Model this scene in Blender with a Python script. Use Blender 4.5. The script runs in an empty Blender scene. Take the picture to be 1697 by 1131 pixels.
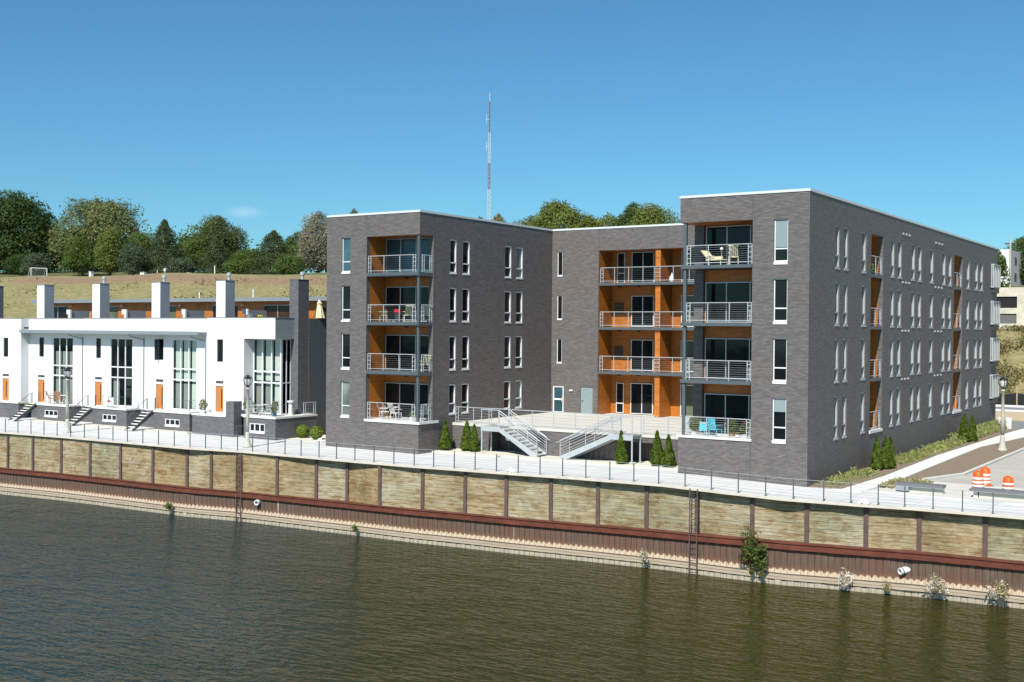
import bpy, math, random
import numpy as np
from mathutils import Vector, Matrix
R = math.radians
random.seed(7)
SC = bpy.context.scene
COL = SC.collection

# ------------------------------------------------------------------ camera
cd = bpy.data.cameras.new("camera"); cam = bpy.data.objects.new("camera", cd); COL.objects.link(cam)
cd.sensor_width = 36; cd.lens = 36 * 1917.88 / 1697; cd.clip_start = .5; cd.clip_end = 9000
ya, pi_, ro = -.5824, -.0094, .0085
fw = Vector((math.sin(ya) * math.cos(pi_), math.cos(ya) * math.cos(pi_), math.sin(pi_)))
r0 = Vector((math.cos(ya), -math.sin(ya), 0)); u0 = r0.cross(fw)
rr = r0 * math.cos(ro) + u0 * math.sin(ro); uu = u0 * math.cos(ro) - r0 * math.sin(ro)
cam.matrix_world = Matrix(((rr.x, uu.x, -fw.x, 0), (rr.y, uu.y, -fw.y, 0), (rr.z, uu.z, -fw.z, 7.596), (0, 0, 0, 1)))
SC.camera = cam

# ------------------------------------------------------------------ sky and sun
SUN_EL, SUN_AZ = 47.0, 12.0      # azimuth: degrees from -Y towards +X
W = bpy.data.worlds.new("World"); SC.world = W; W.use_nodes = True
wn = W.node_tree.nodes; wl = W.node_tree.links
sky = wn.new("ShaderNodeTexSky"); sky.sky_type = 'NISHITA'; sky.sun_disc = False
sky.sun_elevation = R(SUN_EL); sky.sun_rotation = R(180 - SUN_AZ)
sky.altitude = 200; sky.air_density = 1.0; sky.dust_density = .4; sky.ozone_density = 2.2
wn["Background"].inputs[1].default_value = .094
tint = wn.new("ShaderNodeMix"); tint.data_type = 'RGBA'; tint.blend_type = 'MULTIPLY'; tint.inputs[0].default_value = 1; tint.inputs[7].default_value = (.44, .835, 1.0, 1)
wl.new(sky.outputs[0], tint.inputs[6])
# one faint wisp of cirrus, low over the hill
tc = wn.new("ShaderNodeTexCoord"); dt = wn.new("ShaderNodeVectorMath"); dt.operation = 'DISTANCE'; dt.inputs[1].default_value = (-.7211, .686, .3098)
mpc = wn.new("ShaderNodeMapping"); mpc.vector_type = 'POINT'; mpc.inputs["Scale"].default_value = (1, 1, 3.2)
mpd = wn.new("ShaderNodeMapping"); mpd.inputs["Scale"].default_value = (1, 1, 3.2); mpd.inputs["Location"].default_value = (0, 0, 0)
wl.new(tc.outputs["Generated"], mpc.inputs[0]); wl.new(mpc.outputs[0], dt.inputs[0])
cn = wn.new("ShaderNodeTexNoise"); cn.inputs["Scale"].default_value = 60; cn.inputs["Detail"].default_value = 6; wl.new(mpc.outputs[0], cn.inputs["Vector"])
def wm(op, a, b):
    n = wn.new("ShaderNodeMath"); n.operation = op; n.use_clamp = True
    for i, v in enumerate((a, b)):
        if hasattr(v, 'is_linked'): wl.new(v, n.inputs[i])
        else: n.inputs[i].default_value = v
    return n.outputs[0]
fall = wm('SUBTRACT', 1., wm('MULTIPLY', dt.outputs["Value"], 52.)); cf = wm('MULTIPLY', wm('MULTIPLY', fall, cn.outputs[0]), .42)
cm = wn.new("ShaderNodeMix"); cm.data_type = 'RGBA'; wl.new(cf, cm.inputs[0]); wl.new(tint.outputs[2], cm.inputs[6]); cm.inputs[7].default_value = (9.5, 10.2, 11., 1)
wl.new(cm.outputs[2], wn["Background"].inputs[0])
sl = bpy.data.lights.new("sun", 'SUN'); sl.energy = 5.0; sl.angle = R(.5); sl.color = (1, .96, .89)
so = bpy.data.objects.new("sun", sl); COL.objects.link(so); so.location = (0, 0, 80)
sd = Vector((math.sin(R(SUN_AZ)) * math.cos(R(SUN_EL)), -math.cos(R(SUN_AZ)) * math.cos(R(SUN_EL)), math.sin(R(SUN_EL))))
so.rotation_euler = sd.to_track_quat('Z', 'Y').to_euler()
vs = SC.view_settings; vs.view_transform = 'Standard'; vs.look = 'None'; vs.gamma = 1; vs.exposure = .26
SC.render.engine = 'CYCLES'
SC.cycles.max_bounces = 6; SC.cycles.diffuse_bounces = 1; SC.cycles.transparent_max_bounces = 8

# ------------------------------------------------------------------ materials
class NT:
    def __init__(s, name):
        s.m = bpy.data.materials.new(name); s.m.use_nodes = True
        s.n = s.m.node_tree.nodes; s.l = s.m.node_tree.links; s.b = s.n["Principled BSDF"]
    def add(s, t, **k):
        n = s.n.new(t)
        for a, v in k.items(): setattr(n, a, v)
        return n
    def pos(s): return s.add("ShaderNodeNewGeometry").outputs["Position"]
    def uvz(s, sx=1, sz=1, sy=1):
        """vector (x+y, z, 0) from world position: one mapping for both wall directions"""
        sp = s.add("ShaderNodeSeparateXYZ"); s.l.new(s.pos(), sp.inputs[0])
        a = s.math('ADD', sp.outputs[0], sp.outputs[1])
        c = s.add("ShaderNodeCombineXYZ")
        s.l.new(s.math('MULTIPLY', a, sx), c.inputs[0]); s.l.new(s.math('MULTIPLY', sp.outputs[2], sz), c.inputs[1])
        return c.outputs[0]
    def scaled(s, v, sc):
        m = s.add("ShaderNodeMapping"); m.inputs["Scale"].default_value = sc; s.l.new(v, m.inputs[0]); return m.outputs[0]
    def math(s, op, a, b=None, clamp=False):
        n = s.add("ShaderNodeMath", operation=op, use_clamp=clamp)
        for i, v in enumerate((a, b)):
            if v is None: continue
            if hasattr(v, 'is_linked'): s.l.new(v, n.inputs[i])
            else: n.inputs[i].default_value = v
        return n.outputs[0]
    def noise(s, v, scale, detail=3, rough=.55):
        n = s.add("ShaderNodeTexNoise"); n.inputs["Scale"].default_value = scale
        n.inputs["Detail"].default_value = detail; n.inputs["Roughness"].default_value = rough
        if v is not None: s.l.new(v, n.inputs["Vector"])
        return n.outputs[0]
    def ramp(s, f, stops):
        n = s.add("ShaderNodeValToRGB"); e = n.color_ramp.elements
        while len(e) < len(stops): e.new(.5)
        for x, (p, c) in zip(e, stops):
            x.position = p; x.color = (*c, 1) if len(c) == 3 else c
        s.l.new(f, n.inputs[0]); return n.outputs[0]
    def mix(s, f, a, b, mode='MIX'):
        n = s.add("ShaderNodeMix", data_type='RGBA', blend_type=mode)
        for i, v in ((0, f), (6, a), (7, b)):
            if hasattr(v, 'is_linked'): s.l.new(v, n.inputs[i])
            elif i == 0: n.inputs[0].default_value = v
            else: n.inputs[i].default_value = (*v, 1)
        return n.outputs[2]
    def col(s, v):
        if hasattr(v, 'is_linked'): s.l.new(v, s.b.inputs["Base Color"])
        else: s.b.inputs["Base Color"].default_value = (*v, 1)
    def set(s, **k):
        for a, v in k.items(): s.b.inputs[a.replace('_', ' ')].default_value = v
    def bump(s, h, dist=.01, strength=1.):
        n = s.add("ShaderNodeBump"); n.inputs["Distance"].default_value = dist; n.inputs["Strength"].default_value = strength
        s.l.new(h, n.inputs["Height"]); s.l.new(n.outputs[0], s.b.inputs["Normal"])

M = {}
def simple(name, c, rough=.6, metal=0, var=.12, scale=3., spec=.5):
    t = NT(name); n = t.noise(t.pos(), scale, 4)
    k = t.ramp(n, [(.25, tuple(x * (1 - var) for x in c)), (.75, tuple(min(1, x * (1 + var)) for x in c))])
    t.col(k); t.set(Roughness=rough, Metallic=metal); t.b.inputs["Specular IOR Level"].default_value = spec
    M[name] = t.m; return t.m

def brick(name, c, warm):
    t = NT(name); uv = t.uvz()
    b = t.add("ShaderNodeTexBrick"); t.l.new(uv, b.inputs["Vector"])
    b.inputs["Scale"].default_value = 1; b.inputs["Brick Width"].default_value = .30; b.inputs["Row Height"].default_value = .072
    b.inputs["Mortar Size"].default_value = .007; b.inputs["Mortar Smooth"].default_value = .3; b.inputs["Bias"].default_value = -.1
    b.inputs["Color1"].default_value = (*[x * .80 for x in c], 1); b.inputs["Color2"].default_value = (*[x * 1.22 for x in c], 1)
    b.inputs["Mortar"].default_value = (*[x * .62 for x in c], 1)
    st = t.noise(t.uvz(.9, 7.), 1.5, 6, .65)
    st2 = t.noise(t.uvz(4.5, 17.), 1., 3, .75)
    k = t.mix(1., b.outputs[0], t.ramp(st, [(.3, (.90,) * 3), (.7, (1.09,) * 3)]), 'MULTIPLY')
    k = t.mix(1., k, t.ramp(st2, [(.3, (.85,) * 3), (.72, (1.15,) * 3)]), 'MULTIPLY')
    big = t.noise(t.uvz(.12, .3), 1., 3)
    k = t.mix(t.ramp(big, [(.52, (0,) * 3), (.72, (.55,) * 3)]), k, t.mix(1., k, warm, 'MULTIPLY'))
    spk = t.noise(t.uvz(4.5, 14.), 1., 2)
    k = t.mix(t.ramp(spk, [(.68, (0,) * 3), (.74, (.5,) * 3)]), k, (c[0] * 1.5, c[1] * 1.05, c[2] * .95))
    t.col(k); t.set(Roughness=.62); t.bump(b.outputs[1], -.006); M[name] = t.m
brick('brick', (.145, .132, .126), (1.16, .98, .88))
brick('brick_town', (.135, .135, .145), (1.1, 1., .95))

def stucco():
    t = NT('white_stucco'); n = t.noise(t.pos(), 9, 4)
    st = t.noise(t.uvz(2.5, .25), 1, 4)
    k = t.mix(1., t.ramp(n, [(.3, (.70, .71, .70)), (.7, (.76, .76, .745))]), t.ramp(st, [(.3, (.95, .95, .94)), (.6, (1, 1, 1))]), 'MULTIPLY')
    t.col(k); t.set(Roughness=.85); t.bump(n, .004); M['stucco'] = t.m
stucco()
def wood():
    t = NT('orange_wood_panel'); n = t.noise(t.uvz(1.4, 14), 1, 5, .6); n2 = t.noise(t.uvz(.5, .4), 1.3, 3)
    k = t.ramp(n, [(.25, (.33, .088, .010)), (.75, (.60, .222, .038))])
    k = t.mix(1., k, t.ramp(n2, [(.3, (.82, .78, .7)), (.7, (1.1, 1.1, 1.1))]), 'MULTIPLY')
    sp = t.add("ShaderNodeSeparateXYZ"); t.l.new(t.uvz(1 / 1.22, 1 / 1.4), sp.inputs[0])
    g = [t.math('LESS_THAN', t.math('FRACT', sp.outputs[i]), .012) for i in (0, 1)]
    k = t.mix(t.math('MAXIMUM', *g), k, (.12, .04, .01))
    t.col(k); t.set(Roughness=.42); M['wood'] = t.m
wood()
simple('door_wood', (.52, .19, .045), .45, var=.1, scale=5)
simple('alu', (.72, .74, .74), .4, var=.04)
simple('coping', (.62, .65, .63), .45, var=.05)
simple('galv', (.50, .53, .54), .42, .35, var=.1)
simple('steel', (.085, .105, .115), .45, var=.1)
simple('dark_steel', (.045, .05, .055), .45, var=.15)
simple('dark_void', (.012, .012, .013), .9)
simple('concrete', (.60, .58, .52), .85, var=.09, scale=1.3)
simple('concrete_step', (.72, .71, .67), .8, var=.06)
simple('conc_wall', (.55, .54, .46), .85, var=.12, scale=1.6)
simple('gravel', (.70, .65, .52), .95, var=.14, scale=14)
simple('stone_edge', (.5, .49, .40), .9, var=.2, scale=6)
simple('grey_door', (.235, .30, .305), .5, var=.03)
simple('roof_grey', (.22, .255, .275), .5, var=.08)
simple('roof_felt', (.3, .3, .29), .9)
simple('bark', (.10, .075, .055), .95, var=.3, scale=6)
simple('black', (.02, .02, .022), .4)
simple('white_plastic', (.8, .8, .78), .45, var=.03)
simple('orange_plastic', (.85, .11, .012), .38, var=.1, scale=8)
simple('turquoise', (.10, .55, .66), .7, var=.06)
simple('red_paint', (.5, .02, .02), .5)
simple('cream_cloth', (.74, .66, .44), .85, var=.06)
simple('terracotta', (.45, .2, .1), .8)
simple('yellow_paint', (.8, .55, .02), .5)
simple('green_cloth', (.28, .36, .30), .8)
simple('slate_blue', (.05, .10, .2), .5)
simple('flower_red', (.4, .01, .03), .7, var=.4, scale=30)
simple('lamp_pole', (.46, .45, .38), .75, var=.12, scale=8)
simple('soil', (.23, .175, .12), .95, var=.22, scale=5)
simple('road_concrete', (.44, .42, .36), .9, var=.12, scale=.8)
simple('asphalt', (.22, .22, .215), .9, var=.1, scale=2)
simple('walk', (.72, .70, .66), .85, var=.05, scale=2)
simple('tan_soil', (.50, .40, .25), .95, var=.16, scale=.5)
simple('mast_white', (.75, .76, .78), .5)
simple('mast_red', (.35, .16, .2), .6)
simple('pink_wall', (.62, .56, .56), .8)
simple('rubber', (.03, .03, .03), .8)
simple('alu_side', (.40, .43, .43), .45, var=.06)
simple('grey_panel', (.27, .30, .32), .55, var=.10, scale=1.2)
simple('cap_grey', (.15, .155, .165), .5, var=.1)
simple('conc_old', (.60, .55, .43), .9, var=.22, scale=.9)
simple('board_grey', (.13, .13, .125), .8, var=.15)
simple('net', (.5, .52, .5), .8)
simple('striped_cloth', (.7, .62, .62), .8, var=.2, scale=30)

def glass_dark(name, c, rough=.04):
    t = NT(name); n = t.noise(t.pos(), .55, 2); t.col(t.ramp(n, [(.35, tuple(x * .6 for x in c)), (.65, tuple(x * 1.4 for x in c))]))
    t.set(Roughness=rough, IOR=1.5); t.b.inputs['Specular IOR Level'].default_value = .28; w = t.noise(t.pos(), 1.1, 1); t.bump(w, .004); M[name] = t.m
glass_dark('glass', (.010, .012, .013))
glass_dark('glass_sky_tint', (.045, .10, .12))  # blue base colour stands in for the sky's reflection
glass_dark('glass_blind', (.17, .20, .18), .06)
glass_dark('glass_brown', (.04, .018, .01))
glass_dark('glass_olive', (.09, .10, .07))
glass_dark('glass_side', (.16, .18, .185), .08)
def glass_clear():
    t = NT('clear_glass'); t.n.remove(t.b); tr = t.add("ShaderNodeBsdfTransparent"); tr.inputs[0].default_value = (.86, .92, .89, 1)
    g = t.add("ShaderNodeBsdfGlossy"); g.inputs["Roughness"].default_value = .02
    lw = t.add('ShaderNodeLayerWeight'); lw.inputs[0].default_value = .5; fo = t.math('ADD', t.math('MULTIPLY', t.math('POWER', lw.outputs['Facing'], 4.), .6), .05); mx = t.add("ShaderNodeMixShader")
    t.l.new(fo, mx.inputs[0]); t.l.new(tr.outputs[0], mx.inputs[1]); t.l.new(g.outputs[0], mx.inputs[2])
    t.l.new(mx.outputs[0], t.n["Material Output"].inputs[0]); M['clear'] = t.m
glass_clear()
simple('blind', (.62, .65, .60), .8, var=.03)
simple('blind_grey', (.30, .30, .28), .8, var=.06)
simple('room_dark', (.06, .055, .05), .9, var=.4, scale=1.5)

def timber():
    t = NT('weathered_timber'); oi = t.add("ShaderNodeObjectInfo")
    off = t.math('MULTIPLY', oi.outputs["Random"], 50.)
    sp = t.add("ShaderNodeSeparateXYZ"); t.l.new(t.pos(), sp.inputs[0])
    c = t.add("ShaderNodeCombineXYZ"); t.l.new(t.math('MULTIPLY', sp.outputs[0], .35), c.inputs[0])
    pl = t.math('FLOOR', t.math('DIVIDE', sp.outputs[2], .1985)); t.l.new(t.math('MULTIPLY', pl, 3.7), c.inputs[1]); t.l.new(off, c.inputs[2])
    n1 = t.noise(c.outputs[0], 1., 3)
    g = t.noise(t.uvz(1.2, 22), 1., 5, .7)
    k = t.ramp(n1, [(.3, (.26, .195, .10)), (.42, (.38, .31, .185)), (.54, (.37, .335, .235)), (.64, (.40, .33, .20)), (.78, (.50, .45, .32))])
    k = t.mix(1., k, t.ramp(g, [(.33, (.50, .45, .37)), (.62, (1.18, 1.18, 1.18))]), 'MULTIPLY')
    c2 = t.add("ShaderNodeCombineXYZ"); t.l.new(t.math('MULTIPLY', sp.outputs[0], 1.1), c2.inputs[0]); t.l.new(t.math('MULTIPLY', sp.outputs[2], .9), c2.inputs[1]); t.l.new(off, c2.inputs[2])
    ru = t.noise(t.scaled(c2.outputs[0], (.8, 2.2, 1)), 1.6, 7, .75)
    k = t.mix(t.ramp(ru, [(.49, (0,) * 3), (.62, (.8,) * 3)]), k, (.19, .105, .035))
    k = t.mix(1., k, t.ramp(t.noise(c2.outputs[0], .35, 2), [(.35, (.78, .76, .70)), (.65, (1.12, 1.12, 1.15))]), 'MULTIPLY')
    k = t.mix(1., k, t.ramp(oi.outputs['Random'], [(0., (.82, .70, .52)), (.35, (1.0, .92, .80)), (.7, (1.05, 1.03, 1.0)), (1., (.95, 1.05, 1.08))]), 'MULTIPLY')
    pa = t.noise(t.scaled(c2.outputs[0], (1.8, .8, 1)), 1.5, 6, .7)
    k = t.mix(t.ramp(pa, [(.58, (0,) * 3), (.72, (.45,) * 3)]), k, (.50, .51, .42))
    kn = t.noise(t.uvz(5, 9), 1., 2); k = t.mix(t.ramp(kn, [(.73, (0,) * 3), (.78, (.7,) * 3)]), k, (.10, .06, .03))
    t.col(k); t.set(Roughness=.9); t.bump(g, .006); M['timber'] = t.m
timber()
def rust():
    t = NT('rusty_steel'); n = t.noise(t.uvz(1.2, 3), 1.2, 6, .7); n2 = t.noise(t.uvz(.6, .3), 1., 3)
    k = t.ramp(n, [(.3, (.085, .022, .011)), (.6, (.145, .038, .019)), (.85, (.20, .085, .05))])
    k = t.mix(1., k, t.ramp(n2, [(.3, (.8, .8, .8)), (.7, (1.15, 1.15, 1.15))]), 'MULTIPLY')
    t.col(k); t.set(Roughness=.85); M['rust'] = t.m
    t = NT('rusty_post'); n = t.noise(t.uvz(6, 1.5), 1.2, 5, .7)
    t.col(t.ramp(n, [(.3, (.06, .042, .042)), (.6, (.13, .08, .07)), (.85, (.2, .09, .05))])); t.set(Roughness=.8); M['post'] = t.m
rust()
def piles():
    t = NT('sheet_piles'); sp = t.add("ShaderNodeSeparateXYZ"); t.l.new(t.pos(), sp.inputs[0])
    n = t.noise(t.uvz(7., .55), 1., 5, .7); n2 = t.noise(t.uvz(.5, .5), 1., 4, .6)
    k = t.ramp(n, [(.28, (.066, .040, .028)), (.5, (.112, .073, .052)), (.75, (.155, .11, .082))])
    k = t.mix(t.ramp(n2, [(.45, (0,) * 3), (.65, (.6,) * 3)]), k, (.15, .06, .036))
    # pale lime streaks that ran down a few piles
    s = t.noise(t.uvz(3.1, .08), 1., 2, .5); k = t.mix(t.ramp(s, [(.70, (0,) * 3), (.73, (.85,) * 3)]), k, (.55, .47, .38))
    # orange rust line above the pale band, scalloped edge by pile
    sc = t.math('MULTIPLY', t.math('ABSOLUTE', t.math('SINE', t.math('MULTIPLY', sp.outputs[0], 10.47))), .11)
    ed = t.math('ADD', t.math('MULTIPLY', t.noise(t.uvz(5., .0), 1., 4, .7), .30), sc)
    e = t.math('ADD', t.math('MULTIPLY', sp.outputs[2], -1), t.math('SUBTRACT', ed, .26))
    k = t.mix(t.ramp(t.math('SUBTRACT', e, 3.0), [(.30, (0,) * 3), (.50, (.7,) * 3)]), k, (.21, .10, .052))
    k = t.mix(t.ramp(t.math('SUBTRACT', e, 3.0), [(.50, (0,) * 3), (.56, (1,) * 3)]), k, t.ramp(n, [(.3, (.46, .35, .23)), (.7, (.70, .57, .42))]))
    # algae line just above the water
    k = t.mix(t.ramp(t.math('SUBTRACT', t.math('MULTIPLY', sp.outputs[2], -1), 3.9), [(.10, (0,) * 3), (.26, (.6,) * 3), (.5, (.95,) * 3)]), k, t.ramp(n, [(.3, (.22, .20, .15)), (.7, (.40, .37, .29))]))
    t.col(k); t.set(Roughness=.85); M['piles'] = t.m
    t = NT('bleached_beam'); n = t.noise(t.uvz(.7, 16), 1., 5, .65); n2 = t.noise(t.uvz(2, 2), 1., 3)
    k = t.ramp(n, [(.3, (.30, .24, .16)), (.7, (.52, .43, .32))]); k = t.mix(t.ramp(n2, [(.6, (0,) * 3), (.75, (.5,) * 3)]), k, (.36, .19, .1))
    t.col(k); t.set(Roughness=.9); M['beam'] = t.m
piles()
def deck():
    t = NT('pale_promenade'); sp = t.add("ShaderNodeSeparateXYZ"); t.l.new(t.pos(), sp.inputs[0])
    wob = t.noise(t.scaled(t.pos(), (.25, .25, 1)), 1., 2)
    f = t.math('FRACT', t.math('DIVIDE', t.math('ADD', sp.outputs[1], t.math('MULTIPLY', sp.outputs[0], -.075)), .95))
    ln = t.ramp(t.math('ABSOLUTE', t.math('SUBTRACT', f, .5)), [(.02, (1,) * 3), (.10, (0,) * 3)])
    fx = t.math('FRACT', t.math('DIVIDE', sp.outputs[0], 3.05)); lx = t.ramp(t.math('ABSOLUTE', t.math('SUBTRACT', fx, .5)), [(.006, (.7,) * 3), (.014, (0,) * 3)])
    n = t.noise(t.pos(), 1.1, 5, .6); n3 = t.noise(t.scaled(t.pos(), (.3, 2.5, 1)), 1., 4)
    k = t.ramp(n, [(.3, (.62, .61, .58)), (.7, (.71, .70, .665))])
    k = t.mix(1., k, t.ramp(n3, [(.3, (.9, .9, .91)), (.65, (1.03, 1.03, 1.03))]), 'MULTIPLY')
    k = t.mix(t.math('MULTIPLY', ln, .85), k, (.36, .37, .37)); k = t.mix(t.math('MULTIPLY', lx, .7), k, (.36, .37, .37))
    sn = t.noise(t.pos(), .45, 6, .7); k = t.mix(t.ramp(sn, [(.55, (0,) * 3), (.7, (.35,) * 3)]), k, (.45, .43, .39))
    t.col(k); t.set(Roughness=.85); M['deck'] = t.m
    simple('fascia', (.60, .54, .45), .85, var=.12, scale=2)
deck()
def water():
    t = NT('murky_river'); p = t.pos()
    def mp(sc):
        m = t.add("ShaderNodeMapping"); m.inputs["Rotation"].default_value = (0, 0, R(-31)); m.inputs["Scale"].default_value = sc; t.l.new(p, m.inputs[0]); return m.outputs[0]
    n1 = t.noise(mp((.7, 1.9, 1)), 1.7, 1, .4); n2 = t.noise(mp((.6, 1.1, 1)), .5, 2, .45); n3 = t.noise(mp((.9, 2.0, 1)), 3.6, 1, .4)
    h = t.math('ADD', t.math('ADD', t.math('MULTIPLY', n1, .50), t.math('MULTIPLY', n2, .75)), t.math('MULTIPLY', n3, .24))
    calm = t.noise(t.scaled(p, (.35, 1., 1)), .09, 3)
    h = t.math('MULTIPLY', h, t.ramp(calm, [(.35, (.7,) * 3), (.65, (1,) * 3)]))
    t.bump(h, .40, 1.)
    sp = t.add("ShaderNodeSeparateXYZ"); t.l.new(p, sp.inputs[0])
    # olive silt near the bank and right; reflected sky blue-grey painted in at left
    v = t.math('ADD', t.math('SUBTRACT', 50., sp.outputs[1]), t.math('MULTIPLY', sp.outputs[0], -.4))
    g = t.math('DIVIDE', t.math('SUBTRACT', t.math('ADD', v, t.math('MULTIPLY', calm, 10.)), 30.), 15.)
    k = t.ramp(g, [(.0, (.042, .041, .001)), (.35, (.043, .049, .004)), (.8, (.058, .068, .050)), (1., (.047, .070, .060))])
    t.col(k); t.set(Roughness=.9); t.bump(g, .006); M['timber'] = t.m
timber()
def rust():
    t = NT('rusty_steel'); n = t.noise(t.uvz(1.2, 3), 1.2, 6, .7); n2 = t.noise(t.uvz(.6, .3), 1., 3)
    k = t.ramp(n, [(.3, (.085, .022, .011)), (.6, (.145, .038, .019)), (.85, (.20, .085, .05))])
    k = t.mix(1., k, t.ramp(n2, [(.3, (.8, .8, .8)), (.7, (1.15, 1.15, 1.15))]), 'MULTIPLY')
    t.col(k); t.set(Roughness=.85); M['rust'] = t.m
    t = NT('rusty_post'); n = t.noise(t.uvz(6, 1.5), 1.2, 5, .7)
    t.col(t.ramp(n, [(.3, (.06, .042, .042)), (.6, (.13, .08, .07)), (.85, (.2, .09, .05))])); t.set(Roughness=.8); M['post'] = t.m
rust()
def piles():
    t = NT('sheet_piles'); sp = t.add("ShaderNodeSeparateXYZ"); t.l.new(t.pos(), sp.inputs[0])
    n = t.noise(t.uvz(7., .55), 1., 5, .7); n2 = t.noise(t.uvz(.5, .5), 1., 4, .6)
    k = t.ramp(n, [(.28, (.066, .040, .028)), (.5, (.112, .073, .052)), (.75, (.155, .11, .082))])
    k = t.mix(t.ramp(n2, [(.45, (0,) * 3), (.65, (.6,) * 3)]), k, (.15, .06, .036))
    # pale lime streaks that ran down a few piles
    s = t.noise(t.uvz(3.1, .08), 1., 2, .5); k = t.mix(t.ramp(s, [(.70, (0,) * 3), (.73, (.85,) * 3)]), k, (.55, .47, .38))
    # orange rust line above the pale band, scalloped edge by pile
    sc = t.math('MULTIPLY', t.math('ABSOLUTE', t.math('SINE', t.math('MULTIPLY', sp.outputs[0], 10.47))), .11)
    ed = t.math('ADD', t.math('MULTIPLY', t.noise(t.uvz(5., .0), 1., 4, .7), .30), sc)
    e = t.math('ADD', t.math('MULTIPLY', sp.outputs[2], -1), t.math('SUBTRACT', ed, .26))
    k = t.mix(t.ramp(t.math('SUBTRACT', e, 3.0), [(.30, (0,) * 3), (.50, (.7,) * 3)]), k, (.21, .10, .052))
    k = t.mix(t.ramp(t.math('SUBTRACT', e, 3.0), [(.50, (0,) * 3), (.56, (1,) * 3)]), k, t.ramp(n, [(.3, (.46, .35, .23)), (.7, (.70, .57, .42))]))
    # algae line just above the water
    k = t.mix(t.ramp(t.math('SUBTRACT', t.math('MULTIPLY', sp.outputs[2], -1), 3.9), [(.10, (0,) * 3), (.26, (.6,) * 3), (.5, (.95,) * 3)]), k, t.ramp(n, [(.3, (.22, .20, .15)), (.7, (.40, .37, .29))]))
    t.col(k); t.set(Roughness=.85); M['piles'] = t.m
    t = NT('bleached_beam'); n = t.noise(t.uvz(.7, 16), 1., 5, .65); n2 = t.noise(t.uvz(2, 2), 1., 3)
    k = t.ramp(n, [(.3, (.30, .24, .16)), (.7, (.52, .43, .32))]); k = t.mix(t.ramp(n2, [(.6, (0,) * 3), (.75, (.5,) * 3)]), k, (.36, .19, .1))
    t.col(k); t.set(Roughness=.9); M['beam'] = t.m
piles()
def deck():
    t = NT('pale_promenade'); sp = t.add("ShaderNodeSeparateXYZ"); t.l.new(t.pos(), sp.inputs[0])
    wob = t.noise(t.scaled(t.pos(), (.25, .25, 1)), 1., 2)
    f = t.math('FRACT', t.math('DIVIDE', t.math('ADD', sp.outputs[1], t.math('MULTIPLY', sp.outputs[0], -.075)), .95))
    ln = t.ramp(t.math('ABSOLUTE', t.math('SUBTRACT', f, .5)), [(.02, (1,) * 3), (.10, (0,) * 3)])
    fx = t.math('FRACT', t.math('DIVIDE', sp.outputs[0], 3.05)); lx = t.ramp(t.math('ABSOLUTE', t.math('SUBTRACT', fx, .5)), [(.006, (.7,) * 3), (.014, (0,) * 3)])
    n = t.noise(t.pos(), 1.1, 5, .6); n3 = t.noise(t.scaled(t.pos(), (.3, 2.5, 1)), 1., 4)
    k = t.ramp(n, [(.3, (.62, .61, .58)), (.7, (.71, .70, .665))])
    k = t.mix(1., k, t.ramp(n3, [(.3, (.9, .9, .91)), (.65, (1.03, 1.03, 1.03))]), 'MULTIPLY')
    k = t.mix(t.math('MULTIPLY', ln, .85), k, (.36, .37, .37)); k = t.mix(t.math('MULTIPLY', lx, .7), k, (.36, .37, .37))
    sn = t.noise(t.pos(), .45, 6, .7); k = t.mix(t.ramp(sn, [(.55, (0,) * 3), (.7, (.35,) * 3)]), k, (.45, .43, .39))
    t.col(k); t.set(Roughness=.85); M['deck'] = t.m
    simple('fascia', (.60, .54, .45), .85, var=.12, scale=2)
deck()
def water():
    t = NT('murky_river'); p = t.pos()
    def mp(sc):
        m = t.add("ShaderNodeMapping"); m.inputs["Rotation"].default_value = (0, 0, R(-31)); m.inputs["Scale"].default_value = sc; t.l.new(p, m.inputs[0]); return m.outputs[0]
    n1 = t.noise(mp((.7, 1.9, 1)), 1.7, 1, .4); n2 = t.noise(mp((.6, 1.1, 1)), .5, 2, .45); n3 = t.noise(mp((.9, 2.0, 1)), 3.6, 1, .4)
    h = t.math('ADD', t.math('ADD', t.math('MULTIPLY', n1, .50), t.math('MULTIPLY', n2, .75)), t.math('MULTIPLY', n3, .24))
    calm = t.noise(t.scaled(p, (.35, 1., 1)), .09, 3)
    h = t.math('MULTIPLY', h, t.ramp(calm, [(.35, (.7,) * 3), (.65, (1,) * 3)]))
    t.bump(h, .40, 1.)
    sp = t.add("ShaderNodeSeparateXYZ"); t.l.new(p, sp.inputs[0])
    # olive silt towards the right; sky's blue-grey reflection put into the colour at left
    g = t.math('DIVIDE', t.math('ADD', t.math('ADD', sp.outputs[0], t.math('MULTIPLY', sp.outputs[1], .55)), t.math('MULTIPLY', calm, 14.)), 34.)
    k = t.ramp(t.math('ADD', g, .62), [(.1, (.022, .036, .032)), (.5, (.026, .029, .007)), (1., (.036, .031, .002))])
    t.col(k); t.set(Roughness=.9); t.b.inputs['Specular IOR Level'].default_value = 0
    bn = [n for n in t.n if n.bl_idname == "ShaderNodeBump"][0]; gl = t.add("ShaderNodeBsdfGlossy"); gl.inputs["Roughness"].default_value = .08; t.l.new(bn.outputs[0], gl.inputs["Normal"])
    lw = t.add("ShaderNodeLayerWeight"); lw.inputs[0].default_value = .5; t.l.new(bn.outputs[0], lw.inputs["Normal"]); fo = t.math('ADD', t.math('MULTIPLY', t.math('POWER', lw.outputs["Facing"], 3.), .40), .025)
    mx = t.add("ShaderNodeMixShader"); t.l.new(fo, mx.inputs[0]); t.l.new(t.b.outputs[0], mx.inputs[1]); t.l.new(gl.outputs[0], mx.inputs[2]); t.l.new(mx.outputs[0], t.n["Material Output"].inputs[0]); M['water'] = t.m
water()
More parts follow.
